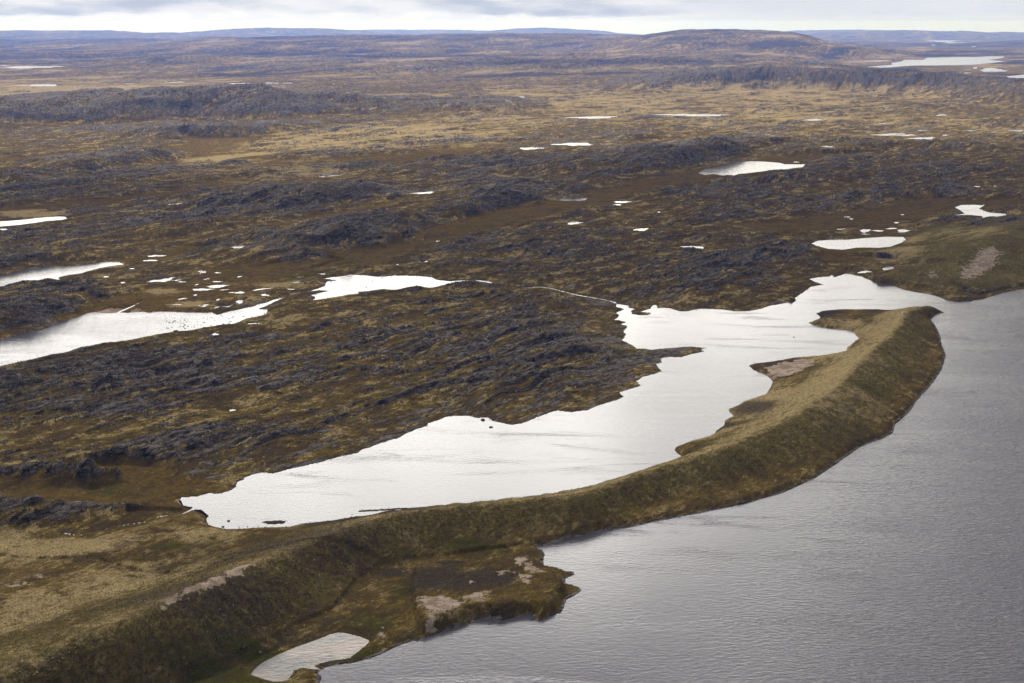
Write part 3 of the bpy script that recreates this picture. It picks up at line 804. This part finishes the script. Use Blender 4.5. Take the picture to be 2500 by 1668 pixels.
def ground_material():
    mt, g, out = new_mat('tundra')
    geo = g.n('ShaderNodeNewGeometry')
    P = geo.outputs['Position']
    a1 = g.n('ShaderNodeAttribute', attribute_name='cover_a'); s1 = g.n('ShaderNodeSeparateColor'); g.put(s1.inputs[0], a1.outputs['Color'])
    a2 = g.n('ShaderNodeAttribute', attribute_name='cover_b'); s2 = g.n('ShaderNodeSeparateColor'); g.put(s2.inputs[0], a2.outputs['Color'])
    a3 = g.n('ShaderNodeAttribute', attribute_name='cover_c'); s3 = g.n('ShaderNodeSeparateColor'); g.put(s3.inputs[0], a3.outputs['Color'])
    rock_, gold_, rust_ = s1.outputs
    sand_, heath_and_shade_, green_ = s2.outputs
    grass_, smooth_, far_ = s3.outputs
    strike = g.mapping(P, (1, 1, 1), (0, 0, STRIKE))                 # along strike = y
    sl = g.mapping(strike, (1.0, .28, 1.0))
    fine = g.noise(P, .9, 5, .65)
    mid = g.noise(P, .16, 5, .6)
    wide = g.noise(P, .022, 4, .55)
    streak = g.noise(sl, .30, 6, .68, .4)
    streak2 = g.noise(sl, .07, 5, .6, .6)
    # vegetation
    brown = g.mix(fine, (.036, .021, .008), (.098, .061, .024))
    brown = g.mix(g.ramp(mid, .35, .65), brown, (.052, .040, .022))
    straw = g.mix(g.ramp(fine, .3, .7), (.168, .123, .050), (.40, .31, .160))
    olive = g.mix(fine, (.060, .042, .009), (.145, .102, .026))
    rustc = g.mix(g.ramp(mid, .3, .7), (.062, .037, .010), (.120, .080, .020))
    moss = g.mix(fine, (.026, .028, .005), (.062, .060, .010))
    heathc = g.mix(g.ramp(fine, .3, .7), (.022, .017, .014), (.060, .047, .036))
    gf = g.m('MULTIPLY', g.m('ADD', grass_, g.m('MULTIPLY', g.m('SUBTRACT', streak2, .5), 1.4)), 1.0)
    c = g.mix(g.ramp(grass_, .30, .55), brown, olive)
    c = g.mix(g.ramp(g.m('ADD', grass_, g.m('MULTIPLY', g.m('SUBTRACT', streak2, .5), .8)), .62, .85, 0, .80), c, straw)
    c = g.mix(g.ramp(g.m('ADD', rust_, g.m('SUBTRACT', mid, .5)), .12, .6, 0, .9), c, rustc)
    c = g.mix(g.ramp(g.m('ADD', g.m('MULTIPLY', rust_, .7), g.m('MULTIPLY', g.m('SUBTRACT', wide, .5), 2.2)), .45, .9, 0, .8), c, moss)
    grain = g.noise(g.mapping(P, (1, 1, 1)), .42, 7, .78)
    slopeveg = g.mix(g.ramp(g.m('ADD', g.m('MULTIPLY', grain, .75), g.m('MULTIPLY', wide, .25)), .40, .60), (.056, .045, .013), (.150, .122, .040))
    slopeveg = g.mix(g.m('MULTIPLY', g.ramp(grass_, .55, .95, 0, .6), g.ramp(grain, .42, .60)), slopeveg, straw)
    c = g.mix(g.m('MULTIPLY', smooth_, .85), c, slopeveg)
    gd = g.ramp(g.m('ADD', gold_, g.m('ADD', g.m('MULTIPLY', g.m('SUBTRACT', mid, .5), 1.3), g.m('MULTIPLY', g.m('SUBTRACT', wide, .5), 1.2))), .24, .80, 0, .92)
    c = g.mix(gd, c, straw)
    hd = g.ramp(g.m('ADD', heath_and_shade_, g.m('MULTIPLY', g.m('SUBTRACT', g.m('ADD', g.m('MULTIPLY', mid, .5), g.m('MULTIPLY', wide, .5)), .5), 1.6)), .35, .8)
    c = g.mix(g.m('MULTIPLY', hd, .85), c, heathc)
    gr = g.ramp(g.m('ADD', green_, g.m('MULTIPLY', g.m('SUBTRACT', mid, .5), .9)), .30, .80)
    c = g.mix(g.m('MULTIPLY', gr, .85), c, moss)
    # speckle of shrubs and stones
    c = g.mix(g.m('MULTIPLY', g.ramp(streak, .50, .66), .45), c, (.024, .019, .014))
    vor = g.n('ShaderNodeTexVoronoi'); g.put(vor.inputs['Vector'], P); vor.inputs['Scale'].default_value = .33
    sp = g.ramp(vor.outputs['Distance'], .16, .34, 1, 0)
    c = g.mix(g.m('MULTIPLY', g.m('MULTIPLY', sp, g.ramp(mid, .42, .62)), .6), c, (.018, .016, .010))
    # sand
    sandc = g.mix(g.ramp(mid, .35, .65), (.19, .145, .108), (.35, .28, .215))
    sandc = g.mix(g.ramp(fine, .56, .66, 0, .8), sandc, (.055, .040, .028))
    c = g.mix(g.ramp(g.m('ADD', sand_, g.m('MULTIPLY', g.m('SUBTRACT', fine, .5), .8)), .30, .75), c, sandc)
    # rock: grey gneiss with black lichen
    rc = g.mix(g.ramp(streak, .36, .60), (.014, .012, .010), (.165, .142, .122))
    rc = g.mix(g.ramp(g.m('ADD', g.m('MULTIPLY', streak2, .6), g.m('MULTIPLY', mid, .4)), .48, .60, 0, .6), rc, (.052, .036, .022))
    rc = g.mix(g.ramp(fine, .58, .75, 0, .5), rc, (.026, .025, .025))
    crack = g.n('ShaderNodeTexVoronoi', feature='DISTANCE_TO_EDGE')
    g.put(crack.inputs['Vector'], g.mapping(strike, (.34, .13, .3))); crack.inputs['Scale'].default_value = 1.0
    ck = g.ramp(crack.outputs['Distance'], .0, .07, 1, 0)
    rc = g.mix(g.m('MULTIPLY', ck, .75), rc, (.012, .012, .012))
    rk = g.ramp(g.m('ADD', rock_, g.m('MULTIPLY', g.m('SUBTRACT', streak, .5), .6)), .36, .62)
    c = g.mix(rk, c, rc)
    bs = g.n('ShaderNodeBsdfPrincipled')
    g.put(bs.inputs['Base Color'], c)
    bs.inputs['Roughness'].default_value = .85
    g.put(bs.inputs['Specular IOR Level'], g.m('MULTIPLY', rk, .06))
    # relief finer than the sheet
    hh = g.m('ADD', g.m('MULTIPLY', streak, g.m('MULTIPLY', rk, 1.3)), g.m('ADD', g.m('MULTIPLY', fine, .35), g.m('MULTIPLY', mid, .9)))
    hh = g.m('SUBTRACT', hh, g.m('MULTIPLY', g.m('MULTIPLY', ck, rk), .5))
    bp = g.n('ShaderNodeBump'); bp.inputs['Strength'].default_value = 1.0; bp.inputs['Distance'].default_value = 1.5
    g.put(bp.inputs['Height'], hh)
    g.put(bs.inputs['Normal'], bp.outputs[0])
    g.t.links.new(bs.outputs[0], out.inputs[0])
    return mt


def water_material(name, wind, deep=(.042, .040, .050), RUFF=.32, shallow=None, ior=1.40):
    mt, g, out = new_mat(name)
    geo = g.n('ShaderNodeNewGeometry')
    P = geo.outputs['Position']
    # short wind waves, crests across the wind
    w1 = g.noise(g.mapping(P, (.22, .46, 1), (0, 0, math.radians(-24))), 1.0, 2, .5, .5)
    w2 = g.noise(g.mapping(P, (.6, 1.25, 1), (0, 0, math.radians(-12))), 1.0, 2, .55, .6)
    w3 = g.noise(P, 1.6, 2, .5)
    gust = g.noise(g.mapping(P, (.004, .011, 1), (0, 0, math.radians(20))), 1.0, 4, .55, .6)
    hgt = g.m('ADD', g.m('ADD', g.m('MULTIPLY', w1, 1.5), g.m('MULTIPLY', w2, .7)), g.m('MULTIPLY', w3, .12))
    sep = g.n('ShaderNodeSeparateXYZ'); g.put(sep.inputs[0], P)
    if wind == 'lake':
        # open lake in front of the esker is ruffled, the lagoon behind it lies in its lee
        lee = g.ramp(g.m('ADD', g.m('SUBTRACT', g.m('MULTIPLY', sep.outputs[0], .9), g.m('MULTIPLY', sep.outputs[1], .35)), 0), -190, 120)
        strength = g.m('ADD', .08, g.m('MULTIPLY', lee, 1.8))
    else:
        strength = wind
    if wind == 'lake':
        st = g.m('MULTIPLY', strength, g.ramp(gust, .30, .70, .78, 1.22))
    else:
        st = g.m('MULTIPLY', strength, g.ramp(gust, .34, .66, .35, 1.5))
    ruff = g.ramp(g.noise(g.mapping(P, (.0075, .030, 1), (0, 0, math.radians(14))), 1.0, 4, .6, 1.2), .52, .72, 0, RUFF)
    if wind == 'lake': ruff = g.m('MULTIPLY', ruff, g.m('SUBTRACT', 1.0, g.m('MULTIPLY', lee, .85)))
    st = g.m('ADD', st, ruff)
    bp = g.n('ShaderNodeBump'); bp.inputs['Distance'].default_value = .55
    g.put(bp.inputs['Strength'], st); g.put(bp.inputs['Height'], hgt)
    bs = g.n('ShaderNodeBsdfPrincipled')
    col = g.mix(g.ramp(gust, .3, .7), deep, tuple(c * 1.5 for c in deep))
    if shallow:
        col = g.mix(g.ramp(g.noise(P, .05, 3, .5), .4, .6), deep, shallow)
    g.put(bs.inputs['Base Color'], col)
    bs.inputs['Roughness'].default_value = .12
    bs.inputs['IOR'].default_value = ior
    g.put(bs.inputs['Normal'], bp.outputs[0])
    g.t.links.new(bs.outputs[0], out.inputs[0])
    return mt


TUNDRA = ground_material()
ground = fast_grid('ground', X, Y, Zw, NR, NC, TUNDRA)
ground['kind'] = 'structure'
for nm, chans in (('cover_a', (rock, gold, rust)), ('cover_b', (sand, heath_and_shade, green)), ('cover_c', (grass, np.maximum(esk * .9, bluffm), far))):
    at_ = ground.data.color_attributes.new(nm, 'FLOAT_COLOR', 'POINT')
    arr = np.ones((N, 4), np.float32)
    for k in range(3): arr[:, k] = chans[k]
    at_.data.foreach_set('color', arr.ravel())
del arr

W_BIG = water_material('lake_water', 'lake')
W_LEFT = water_material('left_lake_water', .2, RUFF=.15)
W_CALM = water_material('pond_water', .05, RUFF=.1)
W_POOL = water_material('pool_water', .08, RUFF=.1, deep= (.10, .095, .085), shallow=(.22, .17, .13))
for i, L in enumerate(LAKES):
    P = L['P']
    z = L['z']
    if i == 0:                                                     # one level sheet; the ground dips under it
        P = [(-420, 305), (2600, 305), (2600, 1500), (1500, 2350), (600, 2250), (-420, 1300)]
    bm = bmesh.new()
    vs = [bm.verts.new((x_, y_, z + float(fall(np.array(math.hypot(x_, y_)))))) for x_, y_ in P]
    fc_ = bm.faces.new(vs)
    fc_.normal_update()
    if fc_.normal.z < 0: fc_.normal_flip()
    bmesh.ops.triangulate(bm, faces=[fc_], ngon_method='EAR_CLIP')
    me_ = bpy.data.meshes.new(L['name'])
    bm.to_mesh(me_); bm.free()
    me_.materials.append(W_BIG if i == 0 else (W_LEFT if i in (1, 3) else (W_POOL if i == 10 else W_CALM)))
    o = bpy.data.objects.new(L['name'], me_)
    o['kind'] = 'structure'
    COL.objects.link(o)


# ------------------------------------------------------------------ boulders
def ground_z(x, y):
    fr = np.searchsorted(AR, y) - 1
    fcx = np.searchsorted(AC, x / y) - 1
    ty = (y - AR[fr]) / (AR[fr + 1] - AR[fr])
    tx = (x / y - AC[fcx]) / (AC[fcx + 1] - AC[fcx])
    q = Zw.reshape(NR, NC)
    return float((q[fr, fcx] * (1 - tx) + q[fr, fcx + 1] * tx) * (1 - ty) + (q[fr + 1, fcx] * (1 - tx) + q[fr + 1, fcx + 1] * tx) * ty)


def meet(px, py):
    """where a bearing of the photograph meets the finished ground"""
    dx, dy, dz = ray(px, py)
    t = (-CAM_H) / dz * .75 * np.geomspace(1, 4.0, 1400)
    t = t[(dy * t > 310) & (dy * t < 60000)]
    x, y = dx * t, dy * t
    fr = np.clip(np.searchsorted(AR, y), 0, NR - 1)
    fcx = np.clip(np.searchsorted(AC, x / y), 0, NC - 1)
    z = Zw[fr * NC + fcx]
    for L in LAKES[:8]:
        q = (x > L['bb'][0]) & (x < L['bb'][1]) & (y > L['bb'][2]) & (y < L['bb'][3])
        if q.any():
            k = np.nonzero(q)[0]
            k = k[inside(x[k], y[k], L['P'])]
            z[k] = np.maximum(z[k], L['z'])
    h = np.nonzero(CAM_H + dz * t <= z)[0]
    k = h[0] if len(h) else len(t) - 1
    return float(x[k]), float(y[k])


def WATER_AT(x, y):
    for L in LAKES[:8]:
        if L['bb'][0] < x < L['bb'][1] and L['bb'][2] < y < L['bb'][3] and inside(np.array([x]), np.array([y]), L['P'])[0]:
            return L['z']
    return -50.0


for L in LAKES:
    L['bb'] = (min(p[0] for p in L['P']), max(p[0] for p in L['P']), min(p[1] for p in L['P']), max(p[1] for p in L['P']))


def rock_mat(name, a, b):
    mt, g, out = new_mat(name)
    tc = g.n('ShaderNodeTexCoord')
    n = g.noise(tc.outputs['Object'], 2.2, 5, .65)
    n2 = g.noise(tc.outputs['Object'], 9, 4, .6)
    c = g.mix(g.ramp(g.m('ADD', g.m('MULTIPLY', n, .6), g.m('MULTIPLY', n2, .4)), .38, .62), a, b)
    bs = g.n('ShaderNodeBsdfPrincipled'); g.put(bs.inputs['Base Color'], c); bs.inputs['Roughness'].default_value = .8
    bp = g.n('ShaderNodeBump'); bp.inputs['Strength'].default_value = .6; bp.inputs['Distance'].default_value = .15
    g.put(bp.inputs['Height'], n2); g.put(bs.inputs['Normal'], bp.outputs[0])
    g.t.links.new(bs.outputs[0], out.inputs[0])
    return mt


DARK = rock_mat('lichened_gneiss', (.018, .017, .017), (.075, .070, .070))
PALE = rock_mat('pale_granite', (.24, .22, .20), (.50, .47, .44))


def boulder_mesh(seed, mat):
    r = random.Random(seed)
    bm = bmesh.new()
    bmesh.ops.create_icosphere(bm, subdivisions=3, radius=1)
    cuts = []
    for _ in range(9):
        a, b = r.uniform(0, 6.28), r.uniform(-.5, 1)
        c = math.sqrt(max(0, 1 - b * b * .8))
        cuts.append((math.cos(a) * c, math.sin(a) * c, b, r.uniform(.62, .88)))
    sx, sy, sz = r.uniform(.9, 1.25), r.uniform(.65, .9), r.uniform(.5, .72)
    for v in bm.verts:
        p = v.co
        for (a, b, c, d) in cuts:
            l = math.sqrt(a * a + b * b + c * c)
            k = (p.x * a + p.y * b + p.z * c) / l
            if k > d:
                p.x -= (k - d) * a / l * .9; p.y -= (k - d) * b / l * .9; p.z -= (k - d) * c / l * .9
        w = 1 + .05 * math.sin(5 * p.x + seed) * math.sin(6 * p.y + 2 * seed) + .03 * math.sin(11 * p.z + seed)
        v.co = (p.x * w * sx, p.y * w * sy, p.z * w * sz)
    me_ = bpy.data.meshes.new('boulder'); bm.to_mesh(me_); bm.free()
    me_.materials.append(mat)
    return me_


BD = [boulder_mesh(k, DARK) for k in range(1, 7)]
BP = [boulder_mesh(k, PALE) for k in range(11, 15)]
rb = random.Random(21)


def boulder(x, y, size, label, group=None, pale=False, z=None, flatk=1.0, name='boulder'):
    me_ = rb.choice(BP if pale else BD)
    o = bpy.data.objects.new(name, me_)
    if z is None:
        z = max(ground_z(x, y), WATER_AT(x, y))
    o.location = (x, y, z + size * .12 * flatk)
    o.rotation_euler = (rb.uniform(-.15, .15), rb.uniform(-.15, .15), rb.uniform(0, 6.28))
    q = size / 2
    o.scale = (q * rb.uniform(.9, 1.15), q * rb.uniform(.9, 1.15), q * flatk)
    o['label'] = label
    o['category'] = 'boulder'
    if group: o['group'] = group
    COL.objects.link(o)


def photo_size(px, py, w):
    x, y = at(px, py)
    return w * PX * math.hypot(x, y, CAM_H)


A5 = lambda a, b: (400 + a * .2553, 1150 + b * .2553)
singles = [
    (*A5(620, 482), 8.5, 'largest dark boulder standing in the shallows at the near left end of the lagoon'),
    (*A5(566, 538), 6.5, 'dark boulder nearest the left end of the lagoon\'s near shore'),
    (*A5(720, 539), 3.4, 'small dark rock off the near shore, right of the pair of large lagoon boulders'),
    (*A5(801, 535), 4.2, 'low dark rock in the water between two smaller ones off the lagoon\'s near shore'),
    (*A5(900, 530), 3.2, 'small dark rock in the lagoon just left below the muddy islet'),
    (*A5(1801, 420), 3.4, 'round dark rock in the lagoon below the left end of the long gravel bar'),
    (*A5(1981, 423), 3.6, 'dark rock touching the lagoon\'s grassy near shore under the gravel bar'),
    (*A5(690, 153), 3.0, 'tiny dark rock off the lagoon\'s far rocky shore near its left end'),
    (1199, 1044, 8.5, 'dark rock alone in the lagoon off the bay in its far rocky shore'),
    (1179, 1026, 11, 'flat dark rock just off the far rocky shore at the head of the lagoon\'s bay'),
    (1216, 1521, 9, 'flat dark rock awash in the big lake below the sandy headland'),
    (1194, 1526, 4.5, 'small dark rock awash left of the flat one below the sandy headland'),
    (1298, 1514, 9, 'dark block at the water\'s edge under the headland\'s blunt corner'),
    (1019, 1566, 7, 'dark rock at the lake\'s edge halfway between pool and headland'),
    (782, 1653, 9, 'dark boulder in the surf at the outlet of the small brown pool'),
    (1305, 1293, 9, 'dark boulder on the long slope above the cove beside the headland'),
    (1938, 824, 4, 'tiny dark rock off the lagoon side of the curved ridge'),
]
for px, py, w, lab in singles:
    x, y = meet(px, py)
    boulder(x, y, photo_size(px, py, w) * 1.05, lab, flatk=.8)
pales = [
    (935, 1535, 7.5, 'pale grey boulder alone on bright green moss between the pool and the headland'),
    (649, 1577, 3.4, 'pale boulder at the foot of the dark slope, just above the brown pool\'s far shore'),
    (636, 1592, 4.4, 'pale boulder second from the pool\'s far shore at the foot of the dark slope'),
    (631, 1559, 3.0, 'small pale stone highest of the three above the brown pool\'s left half'),
    (829, 1440, 3.2, 'small pale stone on the upper part of the dark slope above the pool'),
    (932, 1452, 3.4, 'small pale stone beside the gully left of the headland'),
    (570, 1478, 3.0, 'small pale stone on the dark slope below the sand strip'),
    (767, 1367, 3.6, 'pale stone on the ridge flank right of the sandy crest strip'),
    (2206, 766, 7.5, 'white boulder on the summit at the far end of the curved grassy ridge'),
]
for px, py, w, lab in pales:
    x, y = meet(px, py)
    boulder(x, y, photo_size(px, py, w) * 1.15, lab, pale=True, flatk=1.1)
# scatter: seen as many alike
def scatter(n, box, w, label, group, test=None, pale=False, flatk=.75):
    k = 0
    tries = 0
    while k < n and tries < n * 30:
        tries += 1
        px, py = rb.uniform(box[0], box[2]), rb.uniform(box[1], box[3])
        if test and not test(px, py): continue
        x, y = meet(px, py)
        wl = WATER_AT(x, y)
        if (group in WET) != (wl > ground_z(x, y)): continue
        boulder(x, y, photo_size(px, py, rb.uniform(*w)), label, group, pale, flatk=flatk)
        k += 1
WET = {'rocks in the shallows of the left lake', 'rocks along the gravel bar in the lagoon', 'rocks of the muddy islet in the lagoon', 'rocks in the round marsh lake'}
band = lambda x0, y0, x1, y1, h: (lambda px, py: abs(py - (y0 + (y1 - y0) * (px - x0) / (x1 - x0))) < h * rb.random() ** .6)
scatter(62, (405, 765, 650, 812), (2.2, 5.2), 'dark rock breaking the water at the stony right end of the left lake', 'rocks in the shallows of the left lake', band(405, 800, 650, 772, 20), flatk=.55)
scatter(34, (880, 1240, 1010, 1252), (1.6, 3.4), 'dark stone of the long low gravel bar along the lagoon\'s near shore', 'rocks along the gravel bar in the lagoon', band(880, 1247, 1000, 1240, 2.2), flatk=.5)
scatter(18, (645, 1271, 692, 1279), (1.8, 4.0), 'dark stone of the muddy islet off the lagoon\'s near shore', 'rocks of the muddy islet in the lagoon', band(645, 1276, 692, 1274, 3), flatk=.4)
scatter(9, (800, 675, 1040, 705), (2.2, 5), 'dark rock in the open water of the jagged marsh lake', 'rocks in the round marsh lake', flatk=.6)
scatter(34, (300, 1400, 900, 1640), (1.6, 2.6), 'small pale stone dotted over the dark flank of the near ridge', 'pale stones on the dark flank', pale=True)
scatter(26, (1300, 1100, 2250, 1250), (2.2, 5.0), 'dark stone lying in the grass on the lakeward flank of the curved ridge', 'dark stones on the curved ridge', band(1350, 1265, 2250, 900, 60))
scatter(40, (60, 225, 700, 262), (2.4, 5.5), 'dark boulder dotted over the golden plain behind the rocky ridge', 'boulders on the golden plain')
scatter(40, (1300, 200, 2300, 300), (3, 8), 'dark boulder strewn over the sunlit rise below the far dark ridge', 'boulders on the sunlit rise')
scatter(45, (0, 440, 1400, 900), (3.5, 8), 'dark boulder lying among the grass and rock between the lakes', 'boulders between the lakes')
scatter(20, (1060, 1470, 1130, 1500), (2, 4), 'dark stone on the lower sand patch of the headland', 'stones on the headland sand')


def sedge():
    r = random.Random(5)
    mt, g, out = new_mat('sedge')
    bs = g.n('ShaderNodeBsdfPrincipled'); bs.inputs['Roughness'].default_value = .9
    oi = g.n('ShaderNodeNewGeometry')
    g.put(bs.inputs['Base Color'], g.mix(g.noise(oi.outputs['Position'], .8, 3), (.014, .010, .007), (.045, .032, .018)))
    g.t.links.new(bs.outputs[0], out.inputs[0])
    vs, fs = [], []
    for q, n in (([(142,280),(165,285),(185,335),(275,352),(262,372),(180,352),(150,310)], 900), ([(290,372),(360,375),(395,405),(428,432),(395,450),(412,498),(385,485),(350,448),(318,425),(295,395)], 2200)):
        W = [at(*A5(a, b)) for a, b in q]
        xs = [p[0] for p in W]; ys = [p[1] for p in W]
        k = 0
        while k < n:
            x, y = r.uniform(min(xs), max(xs)), r.uniform(min(ys), max(ys))
            if not inside(np.array([x]), np.array([y]), W)[0]: continue
            k += 1
            h, w, a = r.uniform(.25, .6), r.uniform(.06, .14), r.uniform(0, 3.14)
            lx, ly = r.uniform(-.12, .12), r.uniform(-.12, .12)
            for aa in (a, a + 1.57):
                b0 = len(vs)
                dx, dy = math.cos(aa) * w, math.sin(aa) * w
                vs += [(x - dx, y - dy, -.1), (x + dx, y + dy, -.1), (x + dx * .4 + lx, y + dy * .4 + ly, h), (x - dx * .4 + lx, y - dy * .4 + ly, h)]
                fs.append((b0, b0 + 1, b0 + 2, b0 + 3))
    o = mesh_obj('sedge', vs, fs, mt)
    o['kind'] = 'stuff'
    o['label'] = 'dark sedge growing in the shallows at the near left tip of the lagoon'
    o['category'] = 'sedge'


sedge()


def tufts(name, label, pool, n, hr, wr, seed):
    """low tundra plants, too many to count, each a small leaning mound rooted in the ground"""
    r = np.random.RandomState(seed)
    k = r.choice(pool, n)
    x = X[k] + r.uniform(-.5, .5, n) * D[k] / 900
    y = Y[k] + r.uniform(-.8, .8, n) * D[k] / 900
    z = Zw[k]
    h = r.uniform(*hr, n) * (.6 + .8 * r.rand(n) ** 2)
    w = r.uniform(*wr, n)
    M = 6
    co = np.zeros((n, M + 1, 3), np.float32)
    a0 = r.uniform(0, 6.28, n)
    for j in range(M):
        a = a0 + 2 * math.pi * j / M
        q = w * r.uniform(.65, 1.2, n) / 2
        co[:, j, 0], co[:, j, 1], co[:, j, 2] = x + np.cos(a) * q, y + np.sin(a) * q, z - .25
    co[:, M, 0], co[:, M, 1], co[:, M, 2] = x + r.uniform(-.3, .3, n) * w, y + r.uniform(-.3, .3, n) * w, z + h
    b = (np.arange(n) * (M + 1))[:, None]
    f = np.stack([np.stack([b[:, 0] + j, b[:, 0] + (j + 1) % M, b[:, 0] + M], 1) for j in range(M)], 1).reshape(-1)
    me_ = bpy.data.meshes.new(name)
    me_.vertices.add(n * (M + 1)); me_.vertices.foreach_set('co', co.ravel())
    me_.loops.add(len(f)); me_.loops.foreach_set('vertex_index', f.astype(np.int32))
    me_.polygons.add(n * M)
    me_.polygons.foreach_set('loop_start', np.arange(n * M, dtype=np.int32) * 3)
    me_.polygons.foreach_set('loop_total', np.full(n * M, 3, np.int32))
    me_.update(calc_edges=True)
    me_.shade_smooth()
    base = np.array([.060, .047, .015])
    olive_, straw_, heath_and_shade_, moss_ = np.array([.105, .080, .022]), np.array([.26, .20, .095]), np.array([.030, .021, .015]), np.array([.045, .048, .009])
    c = base + (olive_ - base) * np.clip(grass[k] * 1.3 - .3 + .3 * r.randn(n), 0, 1)[:, None]
    c = c + (straw_ - c) * np.clip(gold[k] * .9 + .25 * r.randn(n), 0, 1)[:, None]
    c = c + (heath_and_shade_ - c) * np.clip(heath_and_shade[k] * .8 + .3 * r.randn(n), 0, .9)[:, None]
    c = c + (moss_ - c) * np.clip(green[k] * .8 + .2 * r.randn(n), 0, .9)[:, None]
    c = c * r.uniform(.6, 1.35, n)[:, None]
    ca = me_.color_attributes.new('tint', 'FLOAT_COLOR', 'POINT')
    full = np.ones((n, M + 1, 4), np.float32); full[:, :, :3] = c[:, None, :]
    ca.data.foreach_set('color', full.ravel())
    mt, g, out = new_mat(name)
    at2 = g.n('ShaderNodeAttribute', attribute_name='tint')
    bs = g.n('ShaderNodeBsdfPrincipled'); g.put(bs.inputs['Base Color'], at2.outputs['Color']); bs.inputs['Roughness'].default_value = .95
    bs.inputs['Specular IOR Level'].default_value = 0.0
    g.t.links.new(bs.outputs[0], out.inputs[0])
    me_.materials.append(mt)
    o = bpy.data.objects.new(name, me_)
    o['kind'] = 'stuff'; o['label'] = label; o['category'] = 'tundra plants'
    COL.objects.link(o)


inview = (np.abs(X / Y) < .42) & (sd_all > 1.2) & (sand < .35) & (Y > 560)
tufts('grass_tussocks', 'grass and heather tussocks covering the curved ridge and the near left meadow', np.nonzero(inview & (np.maximum(smooth_zone, bluffm) > .5) & (D < 2300) & (big_sd > 2))[0], 120000, (.15, .45), (.5, 1.3), 3)
tufts('dwarf_shrubs', 'low brown heather and dwarf shrubs among the rock outcrops', np.nonzero(inview & (smooth_zone < .5) & (rock < .5) & (D < 2600))[0], 90000, (.2, .6), (.7, 2.0), 4)


# ------------------------------------------------------------------ air
def haze():
    bm = bmesh.new()
    bmesh.ops.create_cube(bm, size=1)
    bot, top = float(Zw.min()) - 1.0, max(CAM_H, float(Zw.max())) + 60
    for v in bm.verts:
        v.co = (v.co.x * 220000, v.co.y * 136000, bot if v.co.z < 0 else top)
    me_ = bpy.data.meshes.new('haze'); bm.to_mesh(me_); bm.free()
    mt, g, out = new_mat('haze')
    pv = g.n('ShaderNodeVolumePrincipled')
    pv.inputs['Color'].default_value = (.16, .31, .92, 1)
    pv.inputs['Density'].default_value = HAZE
    pv.inputs['Absorption Color'].default_value = (1, 1, 1, 1)      # scatters only, blue most
    pv.inputs['Anisotropy'].default_value = .25
    g.t.links.new(pv.outputs[0], out.inputs['Volume'])
    me_.materials.append(mt)
    o = bpy.data.objects.new('haze', me_)
    o['kind'] = 'stuff'
    COL.objects.link(o)


HAZE = 3.7e-5


# ------------------------------------------------------------------ the cloud deck over the camera: its gaps leave sunlit country
def clouds():
    mt, g, out = new_mat('cloud')
    d = g.n('ShaderNodeBsdfDiffuse'); d.inputs[0].default_value = (.9, .91, .95, 1)
    tl_ = g.n('ShaderNodeBsdfTranslucent'); tl_.inputs[0].default_value = (.95, .96, 1, 1)
    tr = g.n('ShaderNodeBsdfTransparent')
    m1 = g.n('ShaderNodeMixShader'); m1.inputs[0].default_value = .6
    m2 = g.n('ShaderNodeMixShader'); m2.inputs[0].default_value = .62
    g.t.links.new(d.outputs[0], m1.inputs[1]); g.t.links.new(tl_.outputs[0], m1.inputs[2])
    g.t.links.new(m1.outputs[0], m2.inputs[1]); g.t.links.new(tr.outputs[0], m2.inputs[2])
    g.t.links.new(m2.outputs[0], out.inputs[0])
    zc = 2100.0
    off = zc / math.tan(SUN_EL)
    ox, oy = math.sin(SUN_AZ) * off, math.cos(SUN_AZ) * off
    # (place of the shadow on the ground x, y, half sizes)
    rows = [(-300, 1300, 2600, 2000), (1700, 2500, 1700, 1200), (-2300, 2700, 1500, 900), (900, -600, 3000, 900), (2700, 6900, 1500, 700), (-2400, 4300, 900, 420),
            (800, 9800, 1900, 700), (-3500, 12500, 2600, 900), (3600, 14500, 1800, 900), (-1000, 16500, 1900, 700), (5200, 10500, 1500, 1200), (-7500, 20000, 3500, 1800), (7000, 23000, 3200, 2500)]
    for k, (sx, sy, rx, ry) in enumerate(rows):
        bm = bmesh.new()
        bmesh.ops.create_icosphere(bm, subdivisions=5, radius=1)
        for v in bm.verts:
            a = math.atan2(v.co.y, v.co.x)
            r = 1 + .16 * math.sin(2 * a + k) + .12 * math.sin(3 * a + 2.1 * k) + .09 * math.sin(5 * a + 1.3 * k) + .05 * math.sin(9 * a + k)
            x_, y_ = v.co.x * r, v.co.y * r
            b = .10 * math.sin(7 * x_ + 2 * k) * math.cos(8 * y_ + k) + .06 * math.sin(15 * x_ - k) * math.sin(13 * y_)
            v.co = (x_ * rx, y_ * ry, (v.co.z + b) * (260 if v.co.z > 0 else 90))
        me_ = bpy.data.meshes.new('cloud'); bm.to_mesh(me_); bm.free()
        me_.shade_smooth()
        me_.materials.append(mt)
        o = bpy.data.objects.new('cloud', me_)
        o.location = (sx + ox, sy + oy, zc)
        o['kind'] = 'structure'
        COL.objects.link(o)


clouds()
haze()
